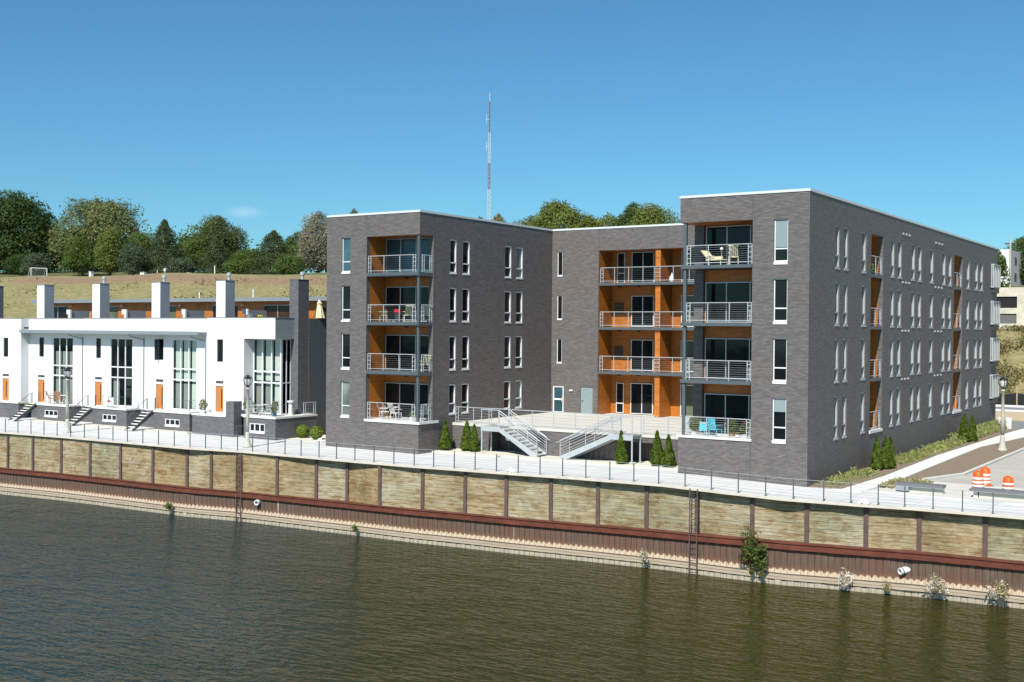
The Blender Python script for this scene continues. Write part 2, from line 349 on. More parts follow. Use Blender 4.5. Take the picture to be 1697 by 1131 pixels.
def hillmat():
    t = NT('dry_grass_hill'); p = t.pos(); sp = t.add("ShaderNodeSeparateXYZ"); t.l.new(p, sp.inputs[0])
    n = t.noise(p, .9, 6, .7); n2 = t.noise(t.scaled(p, (.06, .12, .1)), 1., 4); n3 = t.noise(t.scaled(p, (.35, .35, .35)), 1., 5, .7)
    k = t.ramp(n, [(.3, (.14, .12, .045)), (.5, (.25, .21, .088)), (.72, (.35, .295, .14))])
    k = t.mix(t.ramp(n3, [(.48, (0,) * 3), (.66, (.6,) * 3)]), k, (.125, .125, .04))
    k = t.mix(t.ramp(n2, [(.5, (0,) * 3), (.7, (.5,) * 3)]), k, (.24, .21, .09))
    # bare reddish soil strip under the crest
    yy = t.math('ADD', sp.outputs[1], t.math('MULTIPLY', t.math('SUBTRACT', t.noise(t.scaled(p, (.05, .2, .05)), 1., 3), .5), 6.))
    lo = t.ramp(t.math('DIVIDE', t.math('SUBTRACT', yy, 174.), 6.), [(.0, (0,) * 3), (.6, (1,) * 3)])
    hi = t.ramp(t.math('DIVIDE', t.math('SUBTRACT', sp.outputs[1], 180.), 6.), [(.3, (1,) * 3), (.8, (0,) * 3)])
    lf = t.ramp(t.math('DIVIDE', t.math('ADD', sp.outputs[0], 285.), 30.), [(.2, (0,) * 3), (.6, (1,) * 3)])
    rt = t.ramp(t.math('DIVIDE', t.math('ADD', sp.outputs[0], 120.), 40.), [(.2, (1,) * 3), (.8, (0,) * 3)])
    f = t.math('MULTIPLY', t.math('MULTIPLY', lo, hi), t.math('MULTIPLY', lf, rt))
    k = t.mix(t.math('MULTIPLY', f, .8), k, t.ramp(n, [(.3, (.19, .105, .062)), (.7, (.29, .18, .115))]))
    gl = t.ramp(t.math('DIVIDE', t.math('SUBTRACT', sp.outputs[1], 184.), 10.), [(.3, (0,) * 3), (.9, (1,) * 3)])
    k = t.mix(t.math('MULTIPLY', gl, .8), k, (.085, .10, .03))
    t.col(k); t.set(Roughness=.95); M['hill'] = t.m
hillmat()
def leaf(name, c, c2=None):
    t = NT('leaves_' + name); a = t.add("ShaderNodeAttribute"); a.attribute_name = 'tint'
    c2 = c2 or tuple(x * 1.7 for x in c)
    k = t.ramp(a.outputs["Fac"], [(0., tuple(x * .7 for x in c)), (.55, tuple(x * 1.15 for x in c)), (1., c2)])
    t.col(k); t.set(Roughness=.6); t.b.inputs["Specular IOR Level"].default_value = .25
    tr = t.add("ShaderNodeBsdfTranslucent"); t.l.new(k, tr.inputs[0]); mx = t.add("ShaderNodeMixShader"); mx.inputs[0].default_value = .38
    t.l.new(t.b.outputs[0], mx.inputs[1]); t.l.new(tr.outputs[0], mx.inputs[2]); t.l.new(mx.outputs[0], t.n["Material Output"].inputs[0])
    M['leaf_' + name] = t.m
for a, c in dict(dark=(.050, .088, .020), mid=(.092, .14, .028), mid2=(.16, .19, .042), olive=(.16, .185, .070), olive2=(.10, .125, .042),
                 spruce=(.065, .085, .032), bluegreen=(.08, .115, .06), grey=(.25, .235, .16), yellow=(.24, .20, .05), dark2=(.08, .12, .03),
                 arbor=(.085, .135, .014), box=(.17, .23, .03), weed=(.16, .20, .05), dry=(.62, .56, .47), bush=(.10, .13, .03), sun=(.8, .6, .03), tall=(.27, .30, .10), redleaf=(.13, .035, .03), straw=(.40, .36, .18), brush=(.20, .175, .07)).items(): leaf(a, c)

# ------------------------------------------------------------------ object helpers
class MB:
    def __init__(s): s.v = []; s.f = []; s.m = []
    def quad(s, *p, mat=0):
        k = len(s.v); s.v += [tuple(q) for q in p]; s.f.append(tuple(range(k, k + len(p)))); s.m.append(mat)
    def box(s, x0, x1, y0, y1, z0, z1, mat=0):
        x0, x1 = min(x0, x1), max(x0, x1); y0, y1 = min(y0, y1), max(y0, y1); z0, z1 = min(z0, z1), max(z0, z1)
        k = len(s.v)
        s.v += [(x0, y0, z0), (x1, y0, z0), (x1, y1, z0), (x0, y1, z0), (x0, y0, z1), (x1, y0, z1), (x1, y1, z1), (x0, y1, z1)]
        for f in ((0, 3, 2, 1), (4, 5, 6, 7), (0, 1, 5, 4), (1, 2, 6, 5), (2, 3, 7, 6), (3, 0, 4, 7)):
            s.f.append(tuple(k + i for i in f)); s.m.append(mat)
        return s
    def tube(s, p, q, r, r2=None, n=6, mat=0, caps=True):
        p = Vector(p); q = Vector(q); r2 = r if r2 is None else r2
        d = (q - p).normalized(); a = d.orthogonal().normalized(); b = d.cross(a); k = len(s.v)
        for c, rad in ((p, r), (q, r2)):
            for i in range(n):
                t = 2 * math.pi * i / n; s.v.append(tuple(c + (a * math.cos(t) + b * math.sin(t)) * rad))
        for i in range(n):
            j = (i + 1) % n; s.f.append((k + i, k + j, k + n + j, k + n + i)); s.m.append(mat)
        if caps:
            s.f.append(tuple(k + i for i in reversed(range(n)))); s.f.append(tuple(k + n + i for i in range(n))); s.m += [mat, mat]
        return s
    def lathe(s, prof, c=(0, 0, 0), n=12, mat=0):
        k = len(s.v)
        for r, z in prof:
            for i in range(n):
                t = 2 * math.pi * i / n; s.v.append((c[0] + r * math.cos(t), c[1] + r * math.sin(t), c[2] + z))
        for a in range(len(prof) - 1):
            for i in range(n):
                j = (i + 1) % n; s.f.append((k + a * n + i, k + a * n + j, k + (a + 1) * n + j, k + (a + 1) * n + i)); s.m.append(mat)
        s.f.append(tuple(k + i for i in reversed(range(n)))); s.f.append(tuple(k + (len(prof) - 1) * n + i for i in range(n))); s.m += [mat, mat]
        return s
    def build(s, name, mats, parent=None, smooth=False):
        me = bpy.data.meshes.new(name); o = bpy.data.objects.new(name, me); COL.objects.link(o)
        off = wloc(parent) if parent else Vector((0, 0, 0))
        me.from_pydata([(x - off.x, y - off.y, z - off.z) for x, y, z in s.v], [], s.f)
        for m in (mats if isinstance(mats, (list, tuple)) else [mats]): me.materials.append(M[m])
        if any(s.m): me.polygons.foreach_set('material_index', s.m)
        if smooth: me.polygons.foreach_set('use_smooth', [True] * len(me.polygons))
        me.update()
        if parent: o.parent = parent
        return o
def wloc(o):
    v = Vector((0, 0, 0))
    while o: v += Vector(o.location); o = o.parent
    return v
def tag(o, label=None, cat=None, group=None, kind=None):
    for k, v in (('label', label), ('category', cat), ('group', group), ('kind', kind)):
        if v: o[k] = v
    return o
def thing(name, loc, label, cat, group=None):
    o = bpy.data.objects.new(name, None); COL.objects.link(o); o.location = loc; o.empty_display_size = .3
    return tag(o, label, cat, group)
def copy_tree(o, parent=None):
    c = o.copy(); COL.objects.link(c); c.parent = parent
    for ch in list(o.children): copy_tree(ch, c)
    return c
def struct(o): o['kind'] = 'structure'; return o

def wallface(mb, side, c, u0, u1, z0, z1, holes=(), depth=.16, mat=0, open_edges=()):
    """wall face with rectangular holes; side='f' faces -Y at y=c, 's' faces +X at x=c; holes get reveals"""
    us = sorted({u0, u1, *[h[0] for h in holes], *[h[1] for h in holes]}); zs = sorted({z0, z1, *[h[2] for h in holes], *[h[3] for h in holes]})
    P = (lambda u, d, z: (u, c + d, z)) if side == 'f' else (lambda u, d, z: (c - d, u, z))
    for a, b in zip(us, us[1:]):
        for e, f in zip(zs, zs[1:]):
            if b - a < 1e-6 or f - e < 1e-6: continue
            mu, mz = (a + b) / 2, (e + f) / 2
            if any(h[0] < mu < h[1] and h[2] < mz < h[3] for h in holes): continue
            mb.quad(P(a, 0, e), P(b, 0, e), P(b, 0, f), P(a, 0, f), mat=mat)
    for i, h in enumerate(holes):
        a, b, e, f = h[:4]; D = h[4] if len(h) > 4 else depth
        if a > u0 + 1e-5: mb.quad(P(a, 0, e), P(a, 0, f), P(a, D, f), P(a, D, e), mat=mat)
        if b < u1 - 1e-5: mb.quad(P(b, 0, f), P(b, 0, e), P(b, D, e), P(b, D, f), mat=mat)
        if f < z1 - 1e-5: mb.quad(P(a, 0, f), P(b, 0, f), P(b, D, f), P(a, D, f), mat=mat)
        if e > z0 + 1e-5: mb.quad(P(b, 0, e), P(a, 0, e), P(a, D, e), P(b, D, e), mat=mat)

def ubox(mb, side, c, a, b, d0, d1, z0, z1, mat=0):
    if side == 'f': mb.box(a, b, c + d0, c + d1, z0, z1, mat)
    else: mb.box(c - d1, c - d0, a, b, z0, z1, mat)

def window(parent, side, c, a, b, z0, z1, pane='glass', mull=(), vm=(), fw_=.05, dep=.09, sill=.0, name='window', frame='alu', clear_blind=None, thick=.06):
    mb = MB(); zb = z0 + sill; d0, d1 = dep, dep + thick
    ubox(mb, side, c, a, a + fw_, d0, d1, zb, z1); ubox(mb, side, c, b - fw_, b, d0, d1, zb, z1)
    ubox(mb, side, c, a + fw_, b - fw_, d0, d1, z1 - fw_, z1); ubox(mb, side, c, a + fw_, b - fw_, d0, d1, zb, zb + fw_)
    for z in mull: ubox(mb, side, c, a + fw_, b - fw_, d0 - .004, d1, z - fw_ * .6, z + fw_ * .6)
    for u in vm: ubox(mb, side, c, u - fw_ * .55, u + fw_ * .55, d0 - .008, d1, zb + fw_, z1 - fw_)
    w = mb.build(name, frame, parent)
    p = MB()
    if clear_blind and side == 'f': p.quad((a + .01, c + d1 - .03, zb + .01), (b - .01, c + d1 - .03, zb + .01), (b - .01, c + d1 - .03, z1 - .01), (a + .01, c + d1 - .03, z1 - .01))
    else: ubox(p, side, c, a + .01, b - .01, d1 - .03, d1 - .015, zb + .01, z1 - .01)
    p.build('pane', 'clear' if clear_blind else pane, w)
    if clear_blind:
        for (ba, bb, bz0, bz1, bm) in clear_blind:
            q = MB(); ubox(q, side, c, ba, bb, d0 + .22, d0 + .235, bz0, bz1); q.build('blind', bm, w)
        q = MB(); ubox(q, side, c, a, b, d0 + 1.5, d0 + 1.52, z0, z1)
        ubox(q, side, c, a, a + .01, d0 + .06, d0 + 1.5, z0, z1); ubox(q, side, c, b - .01, b, d0 + .06, d0 + 1.5, z0, z1)
        q.build('room', 'room_dark', w)
    if sill:
        q = MB(); ubox(q, side, c, a + .003, b - .003, -.03, d1, z0 + .003, zb - .002); q.build('sill', frame, w)
    return w

def railing(parent, pts, z, h=1.05, sp=1.45, wires=6, mat='galv', r=.026, ends=True, name='railing', top=.026, wr=.008):
    """metal railing along a polyline (x,y) standing at height z"""
    mb = MB()
    for (p, q) in zip(pts, pts[1:]):
        p = Vector((*p, z)); q = Vector((*q, z)); L = (q - p).length; d = (q - p) / L
        n = max(1, round(L / sp)); up = Vector((0, 0, 1))
        ts = [L * i / n for i in range(n + 1)]
        if ends: ts += [.20, L - .20]
        for t in ts: mb.tube(p + d * t, p + d * t + up * h, r, n=5)
        mb.tube(p + up * h, q + up * h, top, n=6); mb.tube(p + up * .12, q + up * .12, r * .8, n=5)
        if ends:
            for k in (.35, .6, .85):
                mb.tube(p + up * h * k, p + d * .2 + up * h * k, r * .8, n=4); mb.tube(q + up * h * k, q - d * .2 + up * h * k, r * .8, n=4)
        for i in range(wires):
            zz = up * (.12 + (h - .12) * (i + 1) / (wires + 1)); mb.tube(p + zz, q + zz, wr, n=3, caps=False)
    return mb.build(name, mat, parent)

# ================================================================== THE BRICK APARTMENT BUILDING
yR, yL, yI, xS, xI, xLL, xRL = 56.87, 55.62, 71.06, -19.58, -43.39, -50.93, -26.70
HEAD = [4.25, 7.30, 10.35, 13.40]; FL = [1.95, 5.0, 8.05, 11.10]; TOP = 14.74
apt = thing('apartment_building', (-33, 60, 0), 'four storey dark grey brick apartment building with orange wood balconies around a raised terrace', 'building')
# --- left wing
mb = MB()
wh = [(-49.67, -48.94, h - 2.32, h) for h in HEAD]
wallface(mb, 'f', yL, xLL, xI, -.6, TOP, wh + [(-47.6, xI, 1.80, 13.37, .33)])
mb.quad((-47.6, yL, 1.80), (xI, yL, 1.80), (xI, yL + 2, 1.80), (-47.6, yL + 2, 1.80))
mb.quad((xLL, yL, TOP), (xLL, 86, TOP), (xLL, 86, -.6), (xLL, yL, -.6))
mb.build('wall', 'brick', apt)
mb = MB(); sp_ = [(58.71, 59.42), (60.07, 60.87), (64.93, 65.74), (66.34, 67.18)]
Ls = [(a, b, h - (2.3 if i else 2.05), h - .12) for i, h in enumerate(HEAD) for a, b in sp_]
wallface(mb, 's', xI, yL, yI, -.6, TOP, Ls + [(yL, 57.0, 1.80, 13.37, .36)])
mb.build('wall', 'brick', apt)
for (a, b, z0, z1) in wh:
    top = z1 > 13; gr = z1 < 5
    window(apt, 'f', yL, a, b, z0, z1, 'glass_sky_tint' if top else ('glass_blind' if gr else 'glass'), mull=(z1 - 1.55,), sill=.14)
for i, (a, b, z0, z1) in enumerate(Ls):
    window(apt, 's', xI, a, b, z0, z1, 'glass_brown' if i in (2,) else ('glass_blind' if i in (3, 15) else 'glass'), mull=(z0 + .72,), sill=.08, dep=.03, thick=.12, fw_=.06)
# --- recessed wing
mb = MB()
rw = [(-42.96, -42.53, 11.45, 13.22), (-42.96, -42.53, 8.34, 10.11), (-42.96, -42.53, 5.23, 7.0)]
dg, ds = (-43.26, -42.35, 1.70, 3.63), (-40.96, -39.98, 1.70, 3.65)
wallface(mb, 'f', yI, xI, xRL, -.6, TOP, rw + [dg, ds, (-39.55, xRL, 1.69, 13.22, .05)])
mb.build('wall', 'brick', apt)
for (a, b, z0, z1) in rw: window(apt, 'f', yI, a, b, z0, z1, 'glass', sill=.07, dep=.05)
w = window(apt, 'f', yI, *dg[:2], dg[2], dg[3], 'glass_sky_tint', mull=(2.68,), fw_=.10, dep=.03, name='glass_door')
q = MB(); q.tube((-42.48, yI - .02, 2.5), (-42.48, yI - .02, 2.85), .03); q.build('handle', 'galv', w)
q = MB(); q.box(ds[0], ds[1], yI + .07, yI + .11, ds[2], ds[3]); d = q.build('door', 'grey_door', apt)
q = MB(); q.box(ds[0] + .07, ds[0] + .2, yI + .03, yI + .07, 2.62, 2.67); q.build('handle', 'steel', d)
q = MB(); q.box(-41.82, -41.58, yI - .12, yI, 3.3, 3.4); q.build('wall_lamp', 'white_plastic', apt)
# --- right wing
mb = MB(); rh = [(-21.45, -20.71, h - 2.34, h) for h in HEAD]
wallface(mb, 'f', yR, xRL, xS, -.8, TOP, rh + [(xRL, -22.6, 1.93, 13.42, .33)])
mb.quad((xRL, yR, 1.93), (-22.6, yR, 1.93), (-22.6, 59, 1.93), (xRL, 59, 1.93))
mb.quad((xRL, yR, TOP), (xRL, 58.72, TOP), (xRL, 58.72, 13.42), (xRL, yR, 13.42))
mb.quad((xRL, yR, 1.93), (xRL, 58.72, 1.93), (xRL, 58.72, -.6), (xRL, yR, -.6))
mb.quad((xRL, 58.72, TOP), (xRL, yI, TOP), (xRL, yI, -.6), (xRL, 58.72, -.6))
mb.quad((xRL, 58.72, 1.9), (-26.16, 58.72, 1.9), (-26.16, 58.72, 13.42), (xRL, 58.72, 13.42))
mb.quad((-26.16, 58.72, 1.9), (-26.16, 58.95, 1.9), (-26.16, 58.95, 13.42), (-26.16, 58.72, 13.42))
mb.build('wall', 'brick', apt)
for i, (a, b, z0, z1) in enumerate(rh):
    w = window(apt, 'f', yR, a, b, z0, z1, 'glass', mull=(z1 - 1.52,), sill=.16, fw_=.055)
    bz = {3: z1 - 1.45, 0: z1 - .72, 2: z1 - 1.4}.get(i)
    if bz and i != 2:
        q = MB(); q.box(a + .06, b - .06, yR + .105, yR + .115, bz, z1 - .06); q.build('blind', 'grey_door', w)
mb = MB(); pr = [(61.03, 61.75), (62.48, 63.22), (65.78, 66.59), (71.71, 72.52), (73.25, 74.17), (76.5, 77.4), (78.15, 79.08), (81.3, 82.3), (84.75, 85.8), (86.6, 87.65), (92.5, 93.6), (95.35, 96.6), (97.2, 98.45)]
Rs = [(a, b, h - 2.4, h - .03) for h in HEAD for a, b in pr]
ops = [(67.54, 70.02), (88.4, 91.06)]
oh = [(a, b, 1.87, 13.36, .30) for a, b in ops]
wallface(mb, 's', xS, yR, 104.04, -.8, TOP, Rs + oh)
mb.quad((xS, 104.04, -.8), (xRL, 104.04, -.8), (xRL, 104.04, TOP), (xS, 104.04, TOP))
mb.build('wall', 'brick', apt)
for (a, b, z0, z1) in Rs: window(apt, 's', xS, a, b, z0, z1, 'glass_side', mull=(z0 + .75,), sill=.09, dep=.05, thick=.15, fw_=.07, frame='alu_side')
for h in HEAD:                                  # projecting corner windows at the far end
    z0, z1 = h - 1.95, h + .0; a, b = 101.5, 104.2
    q = MB(); q.box(xS, xS + .24, a, b, z0, z0 + .09); q.box(xS, xS + .24, a, b, z1 - .09, z1)
    for k in range(5):
        y = a + (b - a) * k / 4; q.box(xS + .16, xS + .24, max(a, y - .045), min(b, y + .045), z0 + .09, z1 - .09)
    q.box(xS + .02, xS + .08, a, a + .08, z0 + .09, z1 - .09)
    w = q.build('window', 'alu_side', apt)
    q = MB(); q.box(xS + .13, xS + .15, a + .03, b - .03, z0 + .09, z1 - .09); q.box(xS, xS + .13, a + .03, a + .05, z0 + .09, z1 - .09); q.build('pane', 'glass_blind', w)
    q = MB(); q.box(xS, xS + .2, a + .15, b - .3, z0 - .42, z0 - .01); q.build('panel', 'dark_steel', w)  # dark box put in for the shadow beneath the projecting window
for (yc, n) in ((75.1, 3), (83.5, 3)):          # triple vents between the windows
    for h in HEAD:
        for k in range(3):
            y = yc - .75 + k * (.75 if yc < 80 else .9); MB().box(xS, xS + .08, y - .10, y + .10, h + .42, h + .52).build('vent', 'alu_side', apt)
# --- copings and roof
mb = MB(); z0, z1, e = TOP - .01, 14.86, .035
for (x0, x1, y0, y1) in ((xLL, xI + e, yL - e, yL + .3), (xI - .3, xI + e, yL + .3, yI + .3), (xI + e, xRL, yI - e, yI + .3), (xRL - e, xS + e, yR - e, yR + .3),
                         (xS - .3, xS + e, yR + .3, 104.1), (xLL - e, xLL + .3, yL + .3, 86), (xRL - e, xRL + .3, yR + .3, yI + .3)):
    mb.box(x0, x1, y0, y1, z0, z1)
mb.build('coping', 'coping', apt)
for (x, y, za, zb) in ((-47.60, yL, 13.38, 14.72), (-47.60, yL, -.2, 1.78), (-22.6, yR, 13.43, 14.72), (-22.6, yR, -.3, 1.92), (-39.58, yI, 1.75, 14.72), (-34.3, yI, 13.25, 14.72)):
    MB().box(x - .011, x + .011, y - .003, y + .02, za, zb).build('movement_joint', 'dark_steel', apt)
for (x, y, za, zb) in ((xI, 57.15, -.2, 14.72), (xI, 64.2, -.2, 14.72), (xS, 64.6, -.3, 14.72), (xS, 80.2, -.3, 14.72), (xS, 92.0, -.3, 14.72)):
    MB().box(x - .02, x + .003, y - .011, y + .011, za, zb).build('movement_joint', 'dark_steel', apt)
mb = MB(); mb.box(xLL + .3, xI - .3, yL + .3, 86, 14.3, 14.4); mb.box(xI - .31, xRL + .3, yI + .3, 86, 14.3, 14.39); mb.box(xRL + .31, xS - .3, yR + .3, 104, 14.3, 14.38)
mb.build('roof', 'roof_felt', apt)
mb = MB()
for (x, y, h) in ((-46.5, 68, 1.4), (-45.6, 70.2, .9)): mb.tube((x, y, 14.4), (x, y, 14.4 + h), .025)
mb.build('roof_pipe', 'galv', apt)

# --- balconies of the left wing (corner balconies)
mb = MB()
mb.quad((-47.6, yL + .33, 1.8), (-47.6, 57.55, 1.8), (-47.6, 57.55, 13.37), (-47.6, yL + .33, 13.37))
mb.quad((-47.6, 57.55, 1.8), (-43.4, 57.55, 1.8), (-43.4, 57.55, 13.37), (-47.6, 57.55, 13.37))
mb.quad((-47.6, yL + .01, 13.36), (-43.4, yL + .01, 13.36), (-43.4, 57.55, 13.36), (-47.6, 57.55, 13.36))
mb.build('wood_cladding', 'wood', apt)
mb = MB(); mb.quad((-43.75, 57.0, 1.8), (-43.75, 57.6, 1.8), (-43.75, 57.6, 13.37), (-43.75, 57.0, 13.37)); mb.build('wall', 'brick', apt)
mb = MB(); mb.box(-43.62, -43.47, yL + .06, yL + .21, 1.95, 13.36); mb.build('column', 'steel', apt)
for k in range(4):
    zf = FL[k]
    q = MB()
    if k: q.box(-47.58, -43.42, yL - .03, 57.54, zf - .24, zf); q.box(-47.5, -43.5, yL - .06, yL + .03, zf - .20, zf - .04)
    else: q.box(-47.68, -43.30, yL - .06, 57.55, 1.80, 1.95)
    s_ = q.build('balcony', 'concrete_step' if k == 0 else 'steel', apt)
    if k:
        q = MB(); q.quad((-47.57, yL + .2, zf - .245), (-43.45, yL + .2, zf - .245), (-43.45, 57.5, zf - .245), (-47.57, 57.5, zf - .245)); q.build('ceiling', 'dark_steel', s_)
        q = MB(); q.lathe([(.14, 0), (.14, .08), (.1, .1)], (-45.2, 56.6, zf - .36), 10); q.build('ceiling_lamp', 'black', s_)
    railing(s_, [(-47.5, yL + .07), (-43.75, yL + .07)], zf, 1.05, 1.25, wr=.004)
    railing(s_, [(-43.47, yL + .35), (-43.47, 56.93)], zf, 1.05, 1.6)
    window(apt, 'f', 57.55, -47.55, -43.78, zf + .03, zf + 2.24, 'glass_sky_tint' if k == 3 else 'glass', vm=(-46.35, -45.1), dep=-.10, name='sliding_door', frame='galv')
# --- balconies of the right wing
mb = MB()
mb.quad((-26.16, 58.95, 1.93), (-22.6, 58.95, 1.93), (-22.6, 58.95, 13.42), (-26.16, 58.95, 13.42))
mb.quad((-22.6, yR + .33, 1.93), (-22.6, 58.95, 1.93), (-22.6, 58.95, 13.42), (-22.6, yR + .33, 13.42))
mb.quad((xRL, yR + .01, 13.41), (-22.6, yR + .01, 13.41), (-22.6, 58.95, 13.41), (xRL, 58.95, 13.41))
mb.build('wood_cladding', 'wood', apt)
mb = MB(); mb.box(-26.52, -26.35, yR + .05, yR + .22, 2.05, 13.41); mb.build('column', 'steel', apt)
for k in range(4):
    zf = FL[k] + (.05 if k == 0 else .03)
    q = MB()
    if k: q.box(-26.62, -22.63, yR - .03, 58.70, zf - .18, zf); q.box(-26.14, -22.63, 58.70, 58.94, zf - .18, zf)
    else: q.box(-26.78, -22.55, yR - .06, 58.70, 1.93, 2.05)
    s_ = q.build('balcony', 'concrete_step' if k == 0 else 'steel', apt)
    if k:
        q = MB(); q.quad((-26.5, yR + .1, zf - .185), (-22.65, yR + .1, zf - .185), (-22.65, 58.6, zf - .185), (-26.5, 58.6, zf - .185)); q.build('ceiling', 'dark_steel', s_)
    railing(s_, [(-26.32, yR + .08), (-22.66, yR + .08)], zf, 1.05, 1.22, wires=7, r=.03)
    window(apt, 'f', 58.95, -26.08, -22.62, zf + .03, zf + 2.22, 'glass', vm=(-24.85, -23.5), dep=-.10, name='sliding_door', frame='galv')
# --- balconies of the recessed wing
mb = MB()
mb.quad((-39.55, yI + .05, 1.69), (-39.55, 73.0, 1.69), (-39.55, 73.0, 13.22), (-39.55, yI + .05, 13.22))
mb.quad((-39.55, 73.0, 1.69), (xRL, 73.0, 1.69), (xRL, 73.0, 13.22), (-39.55, 73.0, 13.22))
mb.quad((-39.55, yI + .02, 13.21), (xRL, yI + .02, 13.21), (xRL, 73.0, 13.21), (-39.55, 73.0, 13.21))
for x in (-35.23, -30.9): mb.box(x, x + .38, yI + .12, 72.99, 1.70, 13.20)
mb.build('wood_cladding', 'wood', apt)
RF = [1.72, 4.78, 7.87, 10.95]
for k in range(4):
    zf = RF[k]
    if k:
        q = MB(); q.box(-39.53, xRL - .02, yI - .03, 73.0, zf - .19, zf); s_ = q.build('balcony', 'steel', apt)
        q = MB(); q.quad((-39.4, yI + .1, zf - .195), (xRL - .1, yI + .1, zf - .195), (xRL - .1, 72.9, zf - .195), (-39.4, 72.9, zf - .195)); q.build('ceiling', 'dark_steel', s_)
        for x in (-38.4, -36.9, -33.3):
            q = MB(); q.lathe([(.13, 0), (.13, .08), (.1, .1)], (x, 72.0, zf - .31), 10); q.build('ceiling_lamp', 'black', s_)
        railing(s_, [(-39.45, yI + .06), (-35.05, yI + .06), (xRL - .1, yI + .06)], zf, 1.05, 1.1, wires=6, wr=.004)
    sl_ = zf + .05
    window(apt, 'f', 73.0, -37.95, -36.2, sl_, zf + 2.22, 'glass', vm=(-37.06,), dep=-.09, name='sliding_door')
    window(apt, 'f', 73.0, -34.1, -31.2, sl_, zf + 2.22, 'glass_olive', vm=(-32.8,), dep=-.09, name='sliding_door')
    if k in (0, 3): window(apt, 'f', 73.0, -39.1, -38.5, sl_, zf + 2.2, 'glass', mull=(zf + .75,), dep=-.09, name='door')
    else:
        q = MB(); q.box(-39.28, -38.62, 72.93, 72.99, zf + .95, zf + 1.75)
        for j in range(6): q.box(-39.24, -38.66, 72.91, 72.93, zf + 1.0 + j * .12, zf + 1.05 + j * .12)
        q.build('louvre', 'bark', apt)
# --- balconies let into the long side
for (a, b) in ops:
    mb = MB(); xb = xS - .80
    mb.quad((xS - .30, b, 1.87), (xb, b, 1.87), (xb, b, 13.36), (xS - .30, b, 13.36))
    mb.quad((xb, a, 1.87), (xb, b, 1.87), (xb, b, 13.36), (xb, a, 13.36))
    mb.quad((xb, a, 1.87), (xS - .3, a, 1.87), (xS - .3, a, 13.36), (xb, a, 13.36))
    mb.quad((xb, a, 13.35), (xS - .3, a, 13.35), (xS - .3, b, 13.35), (xb, b, 13.35))
    mb.build('wood_cladding', 'wood', apt)
    for k in range(4):
        zf = FL[k] - .03; q = MB()
        if k: q.box(xb + .01, xS - .04, a + .02, b - .02, zf - .2, zf)
        else: q.box(xb + .01, xS + .06, a - .05, b + .05, 1.75, 1.92)
        s_ = q.build('balcony', 'steel' if k else 'concrete_step', apt)
        railing(s_, [(xS - .10, a + .05), (xS - .10, b - .05)], zf, 1.05, 1.2, wires=5, mat='galv', r=.03)
        window(apt, 's', xb, a + .05, b - .06, zf + .03, zf + 2.5, 'glass', vm=((a + b) / 2,), dep=-.08, name='sliding_door', frame='galv')
# --- terrace podium
mb = MB(); yT = 59.15
wallface(mb, 'f', yT, xI, xRL, -.3, 1.56, [(-40.55, -36.6, -.3, 1.30, 1.2), (-31.2, -29.2, -.3, 1.25, 1.2)])
mb.quad((-40.55, yT + 1.2, -.3), (-36.6, yT + 1.2, -.3), (-36.6, yT + 1.2, 1.4), (-40.55, yT + 1.2, 1.4))
mb.quad((-31.2, yT + 1.2, -.3), (-29.2, yT + 1.2, -.3), (-29.2, yT + 1.2, 1.4), (-31.2, yT + 1.2, 1.4))
mb.build('terrace_wall', 'brick', apt)
mb = MB(); mb.box(xI + .004, xRL - .004, yT - .05, 72.99, 1.56, 1.72); tr = mb.build('terrace', 'concrete', apt)
for (a, b) in (((-43.2), (-40.45)), ((-39.0), (-31.4)), ((-29.95), (-26.9))):
    railing(tr, [(a, yT + .05), (b, yT + .05)], 1.72, 1.0, 1.45, wires=4, ends=(b < -40), r=.024)
